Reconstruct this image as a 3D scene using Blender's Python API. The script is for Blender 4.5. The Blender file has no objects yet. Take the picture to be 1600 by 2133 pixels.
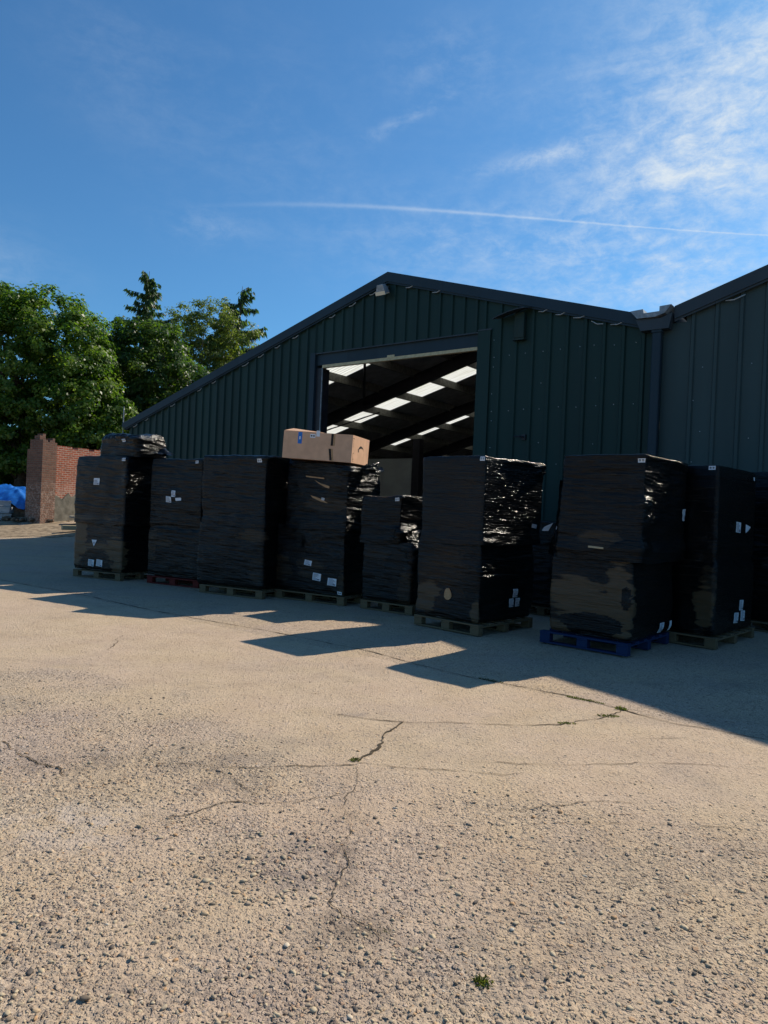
import bpy, math, random
import numpy as np
from mathutils import Vector, Matrix

sc = bpy.context.scene
COL = sc.collection
R = math.radians

# ------------------------------------------------------------------ camera
EYE = 1.6
cam_d = bpy.data.cameras.new('camera')
cam = bpy.data.objects.new('camera', cam_d)
COL.objects.link(cam)
cam_d.sensor_fit = 'VERTICAL'
cam_d.sensor_height = 24.0
cam_d.lens = 1478.0 / 2133.0 * 24.0
cam_d.clip_start = 0.05
cam_d.clip_end = 3000
PITCH, ROLL = -0.004, 0.043
cr, sr, cp, sp = math.cos(ROLL), math.sin(ROLL), math.cos(PITCH), math.sin(PITCH)
right = Vector((cr, -sp * sr, cp * sr))
up = Vector((-sr, -sp * cr, cp * cr))
fwd = Vector((0, cp, sp))
m = Matrix((right, up, -fwd)).transposed().to_4x4()
m.translation = Vector((0, 0, EYE))
cam.matrix_world = m
sc.camera = cam

# ------------------------------------------------------------------ light
SUN_EL, SUN_AZ = 41.0, 52.0           # azimuth clockwise from +Y
sd = bpy.data.lights.new('sun', 'SUN')
sd.energy = 5.0
sd.angle = R(0.53)
sd.color = (1.0, 0.91, 0.76)
sun = bpy.data.objects.new('sun', sd)
COL.objects.link(sun)
S = Vector((math.cos(R(SUN_EL)) * math.sin(R(SUN_AZ)), math.cos(R(SUN_EL)) * math.cos(R(SUN_AZ)), math.sin(R(SUN_EL))))
sun.rotation_euler = S.to_track_quat('Z', 'Y').to_euler()
sun.location = S * 50

sc.view_settings.view_transform = 'Standard'
sc.view_settings.look = 'None'
sc.view_settings.exposure = 0.18
sc.view_settings.gamma = 1.0


class NT:
    def __init__(self, tree):
        self.t = tree
        tree.nodes.clear()

    def n(self, typ, **kw):
        nd = self.t.nodes.new(typ)
        for k, v in kw.items():
            setattr(nd, k, v)
        return nd

    def put(self, sock, v):
        if v is None:
            return
        if isinstance(v, bpy.types.NodeSocket):
            self.t.links.new(v, sock)
        elif isinstance(v, (tuple, list)):
            sock.default_value = tuple(v) + ((1.0,) if len(v) == 3 and sock.type == 'RGBA' else ())
        else:
            sock.default_value = v

    def math(self, op, a, b=None, c=None, clamp=False):
        nd = self.n('ShaderNodeMath', operation=op, use_clamp=clamp)
        for i, v in enumerate((a, b, c)):
            self.put(nd.inputs[i], v)
        return nd.outputs[0]

    def mix(self, f, a, b, blend='MIX'):
        nd = self.n('ShaderNodeMix', data_type='RGBA', blend_type=blend)
        self.put(nd.inputs['Factor'], f)
        self.put(nd.inputs[6], a)
        self.put(nd.inputs[7], b)
        return nd.outputs[2]

    def ramp(self, f, stops, interp='LINEAR'):
        nd = self.n('ShaderNodeValToRGB')
        nd.color_ramp.interpolation = interp
        el = nd.color_ramp.elements
        while len(el) < len(stops):
            el.new(0.5)
        for e, (p, c) in zip(el, stops):
            e.position = p
            e.color = (c, c, c, 1) if not isinstance(c, (tuple, list)) else tuple(c) + (1,)
        self.put(nd.inputs[0], f)
        return nd.outputs[0]

    def smooth(self, v, a, b):
        nd = self.n('ShaderNodeMapRange', interpolation_type='SMOOTHSTEP')
        self.put(nd.inputs[0], v)
        nd.inputs[1].default_value = a
        nd.inputs[2].default_value = b
        return nd.outputs[0]

    def noise(self, vec, scale, detail=4, rough=0.55, dist=0.0):
        nd = self.n('ShaderNodeTexNoise')
        self.put(nd.inputs['Vector'], vec)
        nd.inputs['Scale'].default_value = scale
        nd.inputs['Detail'].default_value = detail
        nd.inputs['Roughness'].default_value = rough
        nd.inputs['Distortion'].default_value = dist
        return nd.outputs[0]

    def vor(self, vec, scale, feature='F1', rnd=1.0):
        nd = self.n('ShaderNodeTexVoronoi', feature=feature)
        self.put(nd.inputs['Vector'], vec)
        nd.inputs['Scale'].default_value = scale
        nd.inputs['Randomness'].default_value = rnd
        return nd

    def mapv(self, vec, scale=(1, 1, 1), loc=(0, 0, 0), rot=(0, 0, 0)):
        nd = self.n('ShaderNodeMapping')
        self.put(nd.inputs[0], vec)
        nd.inputs['Location'].default_value = loc
        nd.inputs['Rotation'].default_value = rot
        nd.inputs['Scale'].default_value = scale
        return nd.outputs[0]

    def coord(self, which='Object'):
        return self.n('ShaderNodeTexCoord').outputs[which]

    def attr(self, name):
        return self.n('ShaderNodeAttribute', attribute_name=name)

    def bump(self, h, strength, dist, prev=None):
        nd = self.n('ShaderNodeBump')
        nd.inputs['Strength'].default_value = strength
        nd.inputs['Distance'].default_value = dist
        self.put(nd.inputs['Height'], h)
        if prev is not None:
            self.put(nd.inputs['Normal'], prev)
        return nd.outputs[0]

    def principled(self, color, rough=0.6, spec=0.5, metal=0.0, normal=None, **kw):
        p = self.n('ShaderNodeBsdfPrincipled')
        self.put(p.inputs['Base Color'], color)
        self.put(p.inputs['Roughness'], rough)
        self.put(p.inputs['Specular IOR Level'], spec)
        self.put(p.inputs['Metallic'], metal)
        if normal is not None:
            self.put(p.inputs['Normal'], normal)
        for k, v in kw.items():
            self.put(p.inputs[k.replace('_', ' ')], v)
        return p.outputs[0]

    def out(self, sh):
        o = self.n('ShaderNodeOutputMaterial')
        self.t.links.new(sh, o.inputs[0])


def mat(name):
    mt = bpy.data.materials.new(name)
    mt.use_nodes = True
    return mt, NT(mt.node_tree)


# ------------------------------------------------------------------ sky
world = bpy.data.worlds.new('World')
sc.world = world
world.use_nodes = True
W = NT(world.node_tree)
sky = W.n('ShaderNodeTexSky', sky_type='NISHITA')
sky.sun_disc = False
sky.sun_elevation = R(SUN_EL)
sky.sun_rotation = R(SUN_AZ)
sky.altitude = 50
sky.air_density = 1.0
sky.dust_density = 0.6
sky.ozone_density = 2.0
gen = W.coord('Generated')
sepd = W.n('ShaderNodeSeparateXYZ')
W.put(sepd.inputs[0], gen)
dx, dy, dz = sepd.outputs
DEG = 180 / math.pi
az = W.math('MULTIPLY', W.math('ARCTAN2', dx, dy), DEG)
el = W.math('MULTIPLY', W.math('ARCSINE', dz), DEG)
comb = W.n('ShaderNodeCombineXYZ')
W.put(comb.inputs[0], az)
W.put(comb.inputs[1], el)
ae = comb.outputs[0]


def wgauss(a0, e0, ra, re, rot=0.0):
    da = W.math('SUBTRACT', az, a0)
    de = W.math('SUBTRACT', el, e0)
    c, s = math.cos(R(rot)), math.sin(R(rot))
    u = W.math('ADD', W.math('MULTIPLY', da, c / ra), W.math('MULTIPLY', de, s / ra))
    v = W.math('ADD', W.math('MULTIPLY', da, -s / re), W.math('MULTIPLY', de, c / re))
    q = W.math('ADD', W.math('MULTIPLY', u, u), W.math('MULTIPLY', v, v))
    return W.math('EXPONENT', W.math('MULTIPLY', q, -1.0))


# cirrus: wispy, stretched noise
wisp = W.noise(W.mapv(ae, scale=(0.07, 0.22, 1), rot=(0, 0, R(-22))), 1.0, 9, 0.62, 0.6)
wisp2 = W.noise(W.mapv(ae, scale=(0.16, 0.42, 1), rot=(0, 0, R(-10)), loc=(4, 2, 0)), 1.0, 9, 0.66, 0.4)
puff = W.noise(W.mapv(ae, scale=(0.5, 0.85, 1), loc=(1.3, 7, 0)), 1.0, 9, 0.7, 0.3)
w1 = W.smooth(W.math('ADD', W.math('MULTIPLY', wisp, 0.6), W.math('MULTIPLY', puff, 0.4)), 0.36, 0.76)
w2 = W.smooth(W.math('ADD', W.math('MULTIPLY', wisp2, 0.6), W.math('MULTIPLY', puff, 0.4)), 0.4, 0.72)
cl = W.math('MULTIPLY', w1, W.math('MULTIPLY', wgauss(26.5, 29.5, 12.0, 8.5, 25), 1.12))
for g, k, src in ((wgauss(22, 25.0, 8.0, 3.4, 8), 0.6, w2), (wgauss(11.5, 26.3, 4.2, 0.55, 9), 0.55, w2),
                  (wgauss(20, 18.3, 11.0, 3.0, -8), 0.85, w1), (wgauss(0, 28.6, 3.4, 0.5, 24), 0.28, w2),
                  (wgauss(-15, 20.4, 3.2, 1.2, 0), 0.22, w2), (wgauss(4, 32, 5.0, 2.5, 0), 0.2, w2), (wgauss(9, 19.5, 13, 3.5, -6), 0.3, w2), (wgauss(-10, 27, 10, 6, -25), 0.1, w1),
                  (wgauss(-22, 29, 6.0, 4.0, -30), 0.10, w1), (wgauss(-32, 15, 6, 3, 0), 0.3, w1),
                  (wgauss(38, 24, 10, 10, 0), 0.7, w1)):
    cl = W.math('ADD', cl, W.math('MULTIPLY', W.math('MULTIPLY', g, k), src))
# contrail
x = np.array([-16.8, -8.73, -1.06, 6.67, 14.16, 21.19, 27.62])
y = np.array([21.53, 22.73, 22.98, 22.64, 21.95, 21.01, 19.86])
co = np.polyfit(x, y, 3)
pe = W.math('ADD', W.math('MULTIPLY', az, float(co[0])), float(co[1]))
pe = W.math('ADD', W.math('MULTIPLY', pe, az), float(co[2]))
pe = W.math('ADD', W.math('MULTIPLY', pe, az), float(co[3]))
pe = W.math('ADD', pe, W.math('MULTIPLY', W.math('SUBTRACT', W.noise(ae, 2.6, 3), 0.5), 0.12))
wid = W.smooth(az, 26.0, -12.0)
wid = W.math('ADD', W.math('MULTIPLY', wid, 0.12), 0.045)
dd = W.math('DIVIDE', W.math('SUBTRACT', el, pe), wid)
ct = W.math('EXPONENT', W.math('MULTIPLY', W.math('MULTIPLY', dd, dd), -1.0))
ct = W.math('MULTIPLY', ct, W.math('MULTIPLY', W.smooth(az, -19.0, 8.0), 0.3))
ct = W.math('MULTIPLY', ct, W.smooth(az, 60.0, 30.0))
cl = W.math('ADD', cl, ct, clamp=True)
skyt = W.mix(1.0, sky.outputs[0], (0.46, 0.875, 1.14), 'MULTIPLY')
skyc = W.mix(cl, skyt, (6.2, 7.0, 7.8))
bg = W.n('ShaderNodeBackground')
W.put(bg.inputs[0], skyc)
bg.inputs[1].default_value = 0.1
wo = W.n('ShaderNodeOutputWorld')
W.t.links.new(bg.outputs[0], wo.inputs[0])

# ------------------------------------------------------------------ helpers
_lat = {}


def vn(u, v, seed=0):
    """smooth value noise in [0,1], vectorised"""
    if seed not in _lat:
        _lat[seed] = np.random.RandomState(seed).rand(128, 128)
    T = _lat[seed]
    u, v = np.broadcast_arrays(np.asarray(u, float), np.asarray(v, float))
    iu, iv = np.floor(u).astype(int), np.floor(v).astype(int)
    fu, fv = u - iu, v - iv
    fu, fv = fu * fu * (3 - 2 * fu), fv * fv * (3 - 2 * fv)
    a, b = T[iu % 128, iv % 128], T[(iu + 1) % 128, iv % 128]
    c, d = T[iu % 128, (iv + 1) % 128], T[(iu + 1) % 128, (iv + 1) % 128]
    return (a * (1 - fu) + b * fu) * (1 - fv) + (c * (1 - fu) + d * fu) * fv


def ridge(u, v, seed=0):
    return 1 - np.abs(2 * vn(u, v, seed) - 1)


def fbm(u, v, seed=0, o=4):
    s, a, t = 0, 0.5, 0
    for i in range(o):
        s = s + a * vn(u * 2 ** i, v * 2 ** i, seed + i)
        t += a
        a *= 0.5
    return s / t


def sstep(x, a, b):
    t = np.clip((x - a) / (b - a), 0, 1)
    return t * t * (3 - 2 * t)


def link_mesh(name, V, F, m=None, parent=None, smooth=False, attrs=None, mats=None, midx=None, uv=None):
    """V (n,3); F array (k,3|4) or list of lists"""
    me = bpy.data.meshes.new(name)
    V = np.asarray(V, np.float32)
    if isinstance(F, np.ndarray):
        k = F.shape[1]
        me.vertices.add(len(V))
        me.vertices.foreach_set('co', V.ravel())
        me.loops.add(F.size)
        me.loops.foreach_set('vertex_index', F.astype(np.int32).ravel())
        me.polygons.add(len(F))
        me.polygons.foreach_set('loop_start', np.arange(0, F.size, k, dtype=np.int32))
        me.polygons.foreach_set('loop_total', np.full(len(F), k, np.int32))
        me.update(calc_edges=True)
    else:
        me.from_pydata([tuple(map(float, v)) for v in V], [], F)
    if attrs:
        for an, (dom, arr) in attrs.items():
            a = me.attributes.new(an, 'FLOAT', dom)
            a.data.foreach_set('value', np.asarray(arr, np.float32).ravel())
    if uv is not None:
        ul = me.uv_layers.new(name='UVMap')
        ul.data.foreach_set('uv', np.asarray(uv, np.float32).ravel())
    for mm in (mats or ([m] if m else [])):
        me.materials.append(mm)
    if midx is not None:
        me.polygons.foreach_set('material_index', np.asarray(midx, np.int32))
    if smooth:
        me.polygons.foreach_set('use_smooth', np.ones(len(me.polygons), bool))
    me.validate()
    o = bpy.data.objects.new(name, me)
    COL.objects.link(o)
    if parent is not None:
        o.parent = parent
    return o


def thing(name, label, cat, loc=(0, 0, 0), rz=0.0, group=None):
    o = bpy.data.objects.new(name, None)
    COL.objects.link(o)
    o.location = loc
    o.rotation_euler = (0, 0, rz)
    o.empty_display_size = 0.2
    tag(o, label, cat, group)
    return o


def tag(o, label, cat, group=None):
    o['label'] = label
    o['category'] = cat
    if group:
        o['group'] = group
    return o


def kind(o, k):
    o['kind'] = k
    return o


class MB:
    """collects boxes, prisms and tubes for one mesh"""

    def __init__(self):
        self.V, self.F, self.M = [], [], []

    def add(self, vs, fs, mi=0):
        b = len(self.V)
        self.V += [tuple(v) for v in vs]
        self.F += [[i + b for i in f] for f in fs]
        self.M += [mi] * len(fs)
        return self

    def box(self, x0, x1, y0, y1, z0, z1, mi=0, bev=0.0, T=None):
        b = bev
        if b <= 0:
            vs = [(x, y, z) for z in (z0, z1) for y in (y0, y1) for x in (x0, x1)]
            fs = [[0, 2, 3, 1], [4, 5, 7, 6], [0, 1, 5, 4], [2, 6, 7, 3], [0, 4, 6, 2], [1, 3, 7, 5]]
        else:
            vs, idx = [], {}
            for i in (0, 1):
                for j in (0, 1):
                    for k in (0, 1):
                        X, Y, Z = (x0, x1)[i], (y0, y1)[j], (z0, z1)[k]
                        sx, sy, sz = (1, -1)[i], (1, -1)[j], (1, -1)[k]
                        for ax, p in (('x', (X, Y + sy * b, Z + sz * b)), ('y', (X + sx * b, Y, Z + sz * b)), ('z', (X + sx * b, Y + sy * b, Z))):
                            idx[(i, j, k, ax)] = len(vs)
                            vs.append(p)
            g = lambda i, j, k, a: idx[(i, j, k, a)]
            fs = []
            for s in (0, 1):
                f = [g(s, 0, 0, 'x'), g(s, 1, 0, 'x'), g(s, 1, 1, 'x'), g(s, 0, 1, 'x')]
                fs.append(f if s else f[::-1])
                f = [g(0, s, 0, 'y'), g(1, s, 0, 'y'), g(1, s, 1, 'y'), g(0, s, 1, 'y')]
                fs.append(f[::-1] if s else f)
                f = [g(0, 0, s, 'z'), g(1, 0, s, 'z'), g(1, 1, s, 'z'), g(0, 1, s, 'z')]
                fs.append(f if s else f[::-1])
            for i in (0, 1):
                for j in (0, 1):
                    fs.append([g(i, j, 0, 'x'), g(i, j, 0, 'y'), g(i, j, 1, 'y'), g(i, j, 1, 'x')])
                    fs.append([g(i, 0, j, 'x'), g(i, 0, j, 'z'), g(i, 1, j, 'z'), g(i, 1, j, 'x')])
                    fs.append([g(0, i, j, 'y'), g(0, i, j, 'z'), g(1, i, j, 'z'), g(1, i, j, 'y')])
            for i in (0, 1):
                for j in (0, 1):
                    for k in (0, 1):
                        fs.append([g(i, j, k, 'x'), g(i, j, k, 'y'), g(i, j, k, 'z')])
        if T is not None:
            vs = [tuple(T @ Vector(v)) for v in vs]
        return self.add(vs, fs, mi)

    def prism(self, poly, axis, a0, a1, mi=0, T=None):
        """extrude a 2-D polygon along axis 'x','y','z'"""
        def mk(p, a):
            return {'x': (a, p[0], p[1]), 'y': (p[0], a, p[1]), 'z': (p[0], p[1], a)}[axis]
        n = len(poly)
        vs = [mk(p, a0) for p in poly] + [mk(p, a1) for p in poly]
        fs = [list(range(n))[::-1], list(range(n, 2 * n))] + [[i, (i + 1) % n, n + (i + 1) % n, n + i] for i in range(n)]
        if T is not None:
            vs = [tuple(T @ Vector(v)) for v in vs]
        return self.add(vs, fs, mi)

    def tube(self, pts, rad, seg=8, mi=0):
        pts = [Vector(p) for p in pts]
        rads = rad if isinstance(rad, (list, tuple)) else [rad] * len(pts)
        vs, fs = [], []
        for i, p in enumerate(pts):
            d = (pts[min(i + 1, len(pts) - 1)] - pts[max(i - 1, 0)]).normalized()
            a = d.orthogonal().normalized()
            if abs(d.z) < 0.95:
                a = d.cross(Vector((0, 0, 1))).normalized()
            b = d.cross(a)
            for k in range(seg):
                t = 2 * math.pi * k / seg
                vs.append(p + (a * math.cos(t) + b * math.sin(t)) * rads[i])
        for i in range(len(pts) - 1):
            for k in range(seg):
                k2 = (k + 1) % seg
                fs.append([i * seg + k, i * seg + k2, (i + 1) * seg + k2, (i + 1) * seg + k])
        fs.append(list(range(seg))[::-1])
        fs.append([(len(pts) - 1) * seg + k for k in range(seg)])
        return self.add(vs, fs, mi)

    def build(self, name, m, parent=None, smooth=False, mats=None):
        return link_mesh(name, np.array(self.V), self.F, m, parent, smooth, mats=mats, midx=self.M if mats else None)


def grid_faces(nu, nv, wrap=False):
    """index grid with rows v of nu points"""
    i = np.arange(nu if wrap else nu - 1)
    j = np.arange(nv - 1)
    I, J = np.meshgrid(i, j)
    I2 = (I + 1) % nu
    return np.stack([J * nu + I, J * nu + I2, (J + 1) * nu + I2, (J + 1) * nu + I], -1).reshape(-1, 4)


# ------------------------------------------------------------------ materials
def flat_mat(name, col, rough=0.6, spec=0.4, metal=0.0, nscale=0, namt=0.0, bump=0.0):
    mt, t = mat(name)
    c = col
    nrm = None
    if nscale:
        co = t.coord()
        n = t.noise(co, nscale, 5, 0.6)
        c = t.mix(t.smooth(n, 0.3, 0.7), tuple(v * (1 - namt) for v in col), tuple(min(1, v * (1 + namt)) for v in col))
        if bump:
            nrm = t.bump(n, 0.6, bump)
    t.out(t.principled(c, rough, spec, metal, nrm))
    return mt


def concrete_mat():
    mt, t = mat('exposed_aggregate_concrete')
    P = t.coord('Object')
    sx = t.n('ShaderNodeSeparateXYZ')
    t.put(sx.inputs[0], P)
    X, Y, _ = sx.outputs
    big = t.noise(P, 0.55, 5, 0.6)
    mid = t.noise(P, 2.3, 5, 0.62)
    fine = t.noise(P, 90, 3, 0.6)
    # worn smooth band between the near coarse zone and the joint
    yb = t.math('ADD', t.math('MULTIPLY', X, -0.25), 4.3)
    lft = t.math('MULTIPLY', t.smooth(X, -0.3, -1.9), 1.3)
    yb = t.math('ADD', yb, lft)
    yb = t.math('ADD', yb, t.math('MULTIPLY', t.math('SUBTRACT', mid, 0.5), 1.6))
    yb = t.math('ADD', yb, t.math('MULTIPLY', t.math('SUBTRACT', big, 0.5), 1.6))
    near = t.smooth(t.math('SUBTRACT', Y, yb), 0.7, -0.6)
    jt = t.math('SUBTRACT', t.math('ADD', Y, t.math('MULTIPLY', X, 0.77)), 7.6)
    far = t.math('MULTIPLY', t.smooth(jt, -0.02, 0.03), 0.75)
    pat = t.math('ADD', t.math('MULTIPLY', t.smooth(t.noise(t.mapv(P, loc=(5, 2, 0)), 1.5, 4, 0.6), 0.4, 0.6), 0.5), 0.5)
    coarse = t.math('MAXIMUM', t.math('MAXIMUM', t.math('MULTIPLY', near, pat), far), 0.3)
    warp = t.mapv(P)
    wv = t.n('ShaderNodeTexNoise')
    wv.inputs['Scale'].default_value = 35
    t.put(wv.inputs['Vector'], P)
    wadd = t.n('ShaderNodeMixRGB', blend_type='LINEAR_LIGHT')
    wadd.inputs[0].default_value = 0.012
    t.put(wadd.inputs[1], P)
    t.put(wadd.inputs[2], wv.outputs['Color'])
    wp = wadd.outputs[0]
    va = t.vor(wp, 46)
    vb = t.vor(wp, 95)
    vc = t.vor(wp, 24)

    def stone(v, thr_lo, thr_hi, dens):
        d = v.outputs['Distance']
        c = t.n('ShaderNodeSeparateColor')
        t.put(c.inputs[0], v.outputs['Color'])
        on = t.smooth(c.outputs[0], 1 - dens - 0.02, 1 - dens + 0.02)
        body = t.math('MULTIPLY', t.smooth(d, thr_hi, thr_lo), on)
        return body, c
    ba, ca = stone(va, 0.26, 0.46, 0.72)
    bb, cb = stone(vb, 0.25, 0.5, 0.6)
    bc, cc = stone(vc, 0.22, 0.4, 0.3)
    pal = [(0.0, (0.07, 0.06, 0.055)), (0.1, (0.2, 0.15, 0.1)), (0.25, (0.38, 0.3, 0.2)), (0.5, (0.46, 0.38, 0.27)), (0.62, (0.3, 0.235, 0.165)), (0.75, (0.55, 0.44, 0.28)), (0.93, (0.42, 0.25, 0.12)), (1.0, (0.66, 0.57, 0.42))]
    sa = t.ramp(ca.outputs[1], pal)
    sb = t.ramp(cb.outputs[1], pal)
    scc = t.ramp(cc.outputs[1], pal)
    matrix = t.mix(t.smooth(mid, 0.3, 0.7), (0.52, 0.385, 0.212), (0.66, 0.51, 0.3))
    matrix = t.mix(t.smooth(big, 0.35, 0.7), matrix, t.mix(0.5, matrix, (0.42, 0.36, 0.28)))
    matrix = t.mix(t.math('MULTIPLY', t.smooth(fine, 0.45, 0.75), 0.4), matrix, (0.2, 0.165, 0.12))
    smoothc = t.mix(t.smooth(mid, 0.25, 0.75), (0.5, 0.378, 0.215), (0.6, 0.46, 0.275))
    mott = t.noise(t.mapv(P, scale=(1, 1, 1), loc=(8, 3, 0)), 7, 6, 0.7)
    smoothc = t.mix(t.math('MULTIPLY', t.smooth(mott, 0.5, 0.8), 0.4), smoothc, (0.27, 0.225, 0.165))
    smoothc = t.mix(t.math('MULTIPLY', t.smooth(t.noise(P, 110, 3, 0.7), 0.54, 0.68), 0.7), smoothc, (0.15, 0.12, 0.09))
    smoothc = t.mix(t.math('MULTIPLY', bb, 0.35), smoothc, sb)
    smoothc = t.mix(t.math('MULTIPLY', ba, 0.3), smoothc, sa)
    cst = t.mix(t.math('MULTIPLY', bb, 0.75), matrix, sb)
    cst = t.mix(t.math('MULTIPLY', ba, 0.9), cst, sa)
    cst = t.mix(t.math('MULTIPLY', bc, 0.9), cst, scc)
    # darker brown in the gaps between stones
    pit = t.math('MULTIPLY', t.smooth(va.outputs['Distance'], 0.5, 0.75), t.smooth(mid, 0.4, 0.65))
    cst = t.mix(t.math('MULTIPLY', pit, 0.6), cst, (0.13, 0.1, 0.07))
    col = t.mix(coarse, smoothc, cst)
    stain = t.smooth(t.noise(t.mapv(P, scale=(1, 1.0, 1), loc=(3.1, 1.7, 0)), 1.1, 6, 0.68), 0.52, 0.75)
    col = t.mix(t.math('MULTIPLY', stain, 0.35), col, (0.2, 0.17, 0.135))
    def blob(x0, y0, rx, ry):
        u = t.math('DIVIDE', t.math('SUBTRACT', X, x0), rx)
        v = t.math('DIVIDE', t.math('SUBTRACT', Y, y0), ry)
        return t.math('EXPONENT', t.math('MULTIPLY', t.math('ADD', t.math('MULTIPLY', u, u), t.math('MULTIPLY', v, v)), -1.0))
    dn = t.noise(t.mapv(P, loc=(1, 9, 0)), 5, 6, 0.72)
    for bx_, by_, rx_, ry_, k_, c_ in ((-0.4, 3.2, 0.26, 0.32, 0.65, (0.18, 0.15, 0.12)), (-0.12, 3.3, 0.07, 0.7, 0.8, (0.17, 0.13, 0.085)), (0.03, 2.72, 0.16, 0.12, 0.8, (0.17, 0.13, 0.08)),
                                       (-0.95, 4.4, 0.5, 0.45, 0.5, (0.2, 0.17, 0.13)), (-0.15, 5.55, 0.12, 0.1, 0.5, (0.2, 0.175, 0.15)), (-1.9, 4.3, 0.35, 0.2, 0.6, (0.19, 0.15, 0.1)),
                                       (-1.5, 3.5, 0.4, 0.25, 0.5, (0.55, 0.49, 0.4)), (0.7, 2.6, 0.5, 0.3, 0.55, (0.2, 0.165, 0.125)), (1.3, 3.2, 0.7, 0.4, 0.35, (0.22, 0.18, 0.135)), (-0.6, 2.3, 0.6, 0.3, 0.35, (0.22, 0.18, 0.14))):
        f_ = t.math('MULTIPLY', t.math('MULTIPLY', blob(bx_, by_, rx_, ry_), t.smooth(dn, 0.38, 0.62)), k_)
        col = t.mix(f_, col, c_)
    # faint tyre-worn bands across the smooth concrete
    tb = t.noise(t.mapv(P, scale=(0.25, 1.6, 1), rot=(0, 0, R(32))), 1.0, 4, 0.6)
    col = t.mix(t.math('MULTIPLY', t.smooth(tb, 0.52, 0.72), 0.22), col, (0.27, 0.22, 0.16))
    hue = t.smooth(t.noise(t.mapv(P, loc=(2, 6, 0)), 0.8, 4, 0.6), 0.35, 0.65)
    col = t.mix(1.0, col, t.mix(hue, (0.985, 0.958, 1.14), (0.99, 0.975, 1.09)), 'MULTIPLY')
    h = t.math('ADD', t.math('MULTIPLY', ba, 0.7), t.math('MULTIPLY', bb, 0.4))
    h = t.math('ADD', h, t.math('MULTIPLY', bc, 1.0))
    h = t.math('ADD', h, t.math('MULTIPLY', fine, 0.35))
    h = t.math('MULTIPLY', h, coarse)
    h = t.math('ADD', h, t.math('MULTIPLY', t.noise(P, 110, 3, 0.7), 0.4))
    nrm = t.bump(h, 1.0, 0.017)
    t.out(t.principled(col, 0.9, 0.25, 0.0, nrm))
    return mt


def film_mat(name='black_stretch_film', seed=0.0):
    mt, t = mat(name)
    P = t.mapv(t.coord('Object'), loc=(seed, seed * 1.7, seed * 0.3))
    thin = t.attr('thin').outputs['Fac']
    st = t.noise(t.mapv(P, scale=(1.3, 1.3, 42)), 1.0, 6, 0.68, 0.7)
    st2 = t.noise(t.mapv(P, scale=(4.5, 4.5, 110)), 1.0, 3, 0.6, 0.3)
    lump = t.noise(P, 7, 4, 0.6)
    dg = t.noise(t.mapv(P, scale=(1.6, 1.6, 30), rot=(R(9), R(-11), 0)), 1.0, 5, 0.65, 0.5)
    band = t.n('ShaderNodeSeparateXYZ')
    t.put(band.inputs[0], t.mapv(P, rot=(R(4), R(-5), 0)))
    bw = t.math('FRACT', t.math('ADD', t.math('DIVIDE', band.outputs[2], 0.21), t.math('MULTIPLY', lump, 0.35)))
    edge = t.smooth(bw, 0.0, 0.05)
    f = t.math('ADD', thin, t.math('MULTIPLY', t.math('SUBTRACT', t.math('ADD', t.math('MULTIPLY', st, 0.6), t.math('MULTIPLY', dg, 0.4)), 0.5), 0.8))
    f = t.math('ADD', f, t.math('MULTIPLY', t.math('SUBTRACT', bw, 0.5), -0.16))
    f = t.smooth(f, 0.2, 1.15)
    col = t.mix(f, (0.003, 0.0028, 0.0028), (0.085, 0.056, 0.03))
    streak = t.math('MULTIPLY', t.smooth(st, 0.54, 0.7), t.smooth(st2, 0.4, 0.6))
    col = t.mix(t.math('MULTIPLY', streak, 0.6), col, (0.034, 0.028, 0.021))
    h = t.math('ADD', t.math('MULTIPLY', st, 1.0), t.math('MULTIPLY', st2, 0.35))
    h = t.math('ADD', h, t.math('MULTIPLY', lump, 0.6))
    h = t.math('ADD', h, t.math('MULTIPLY', dg, 0.7))
    h = t.math('ADD', h, t.math('MULTIPLY', edge, 0.25))
    nrm = t.bump(h, 0.85, 0.014)
    rough = t.math('ADD', t.math('MULTIPLY', st, 0.2), 0.08)
    t.out(t.principled(col, rough, 0.27, 0.0, nrm))
    return mt


def clad_mat(name, col):
    mt, t = mat(name)
    P = t.coord('Object')
    n = t.noise(t.mapv(P, scale=(0.7, 0.7, 0.12)), 1.6, 5, 0.6)
    c = t.mix(t.smooth(n, 0.3, 0.75), tuple(v * 0.86 for v in col), tuple(v * 1.15 for v in col))
    d = t.noise(t.mapv(P, scale=(6, 6, 0.25)), 1.0, 5, 0.7)
    c = t.mix(t.math('MULTIPLY', t.smooth(d, 0.55, 0.8), 0.25), c, (0.045, 0.05, 0.047))
    sx = t.n('ShaderNodeSeparateXYZ')
    t.put(sx.inputs[0], P)
    wn = t.n('ShaderNodeTexWhiteNoise', noise_dimensions='1D')
    t.put(wn.inputs['W'], t.math('FLOOR', t.math('DIVIDE', sx.outputs[0], 1.035)))
    c = t.mix(t.math('MULTIPLY', wn.outputs['Value'], 0.22), c, tuple(v * 1.9 for v in col))
    gr = t.smooth(t.math('ADD', sx.outputs[2], t.math('MULTIPLY', n, 2.0)), 2.2, 0.6)
    c = t.mix(t.math('MULTIPLY', gr, 0.35), c, (0.05, 0.045, 0.036))
    nrm = t.bump(t.noise(P, 1.4, 2), 0.2, 0.02)
    t.out(t.principled(c, t.math('ADD', t.math('MULTIPLY', n, 0.2), 0.42), 0.22, 0.0, nrm))
    return mt


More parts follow.
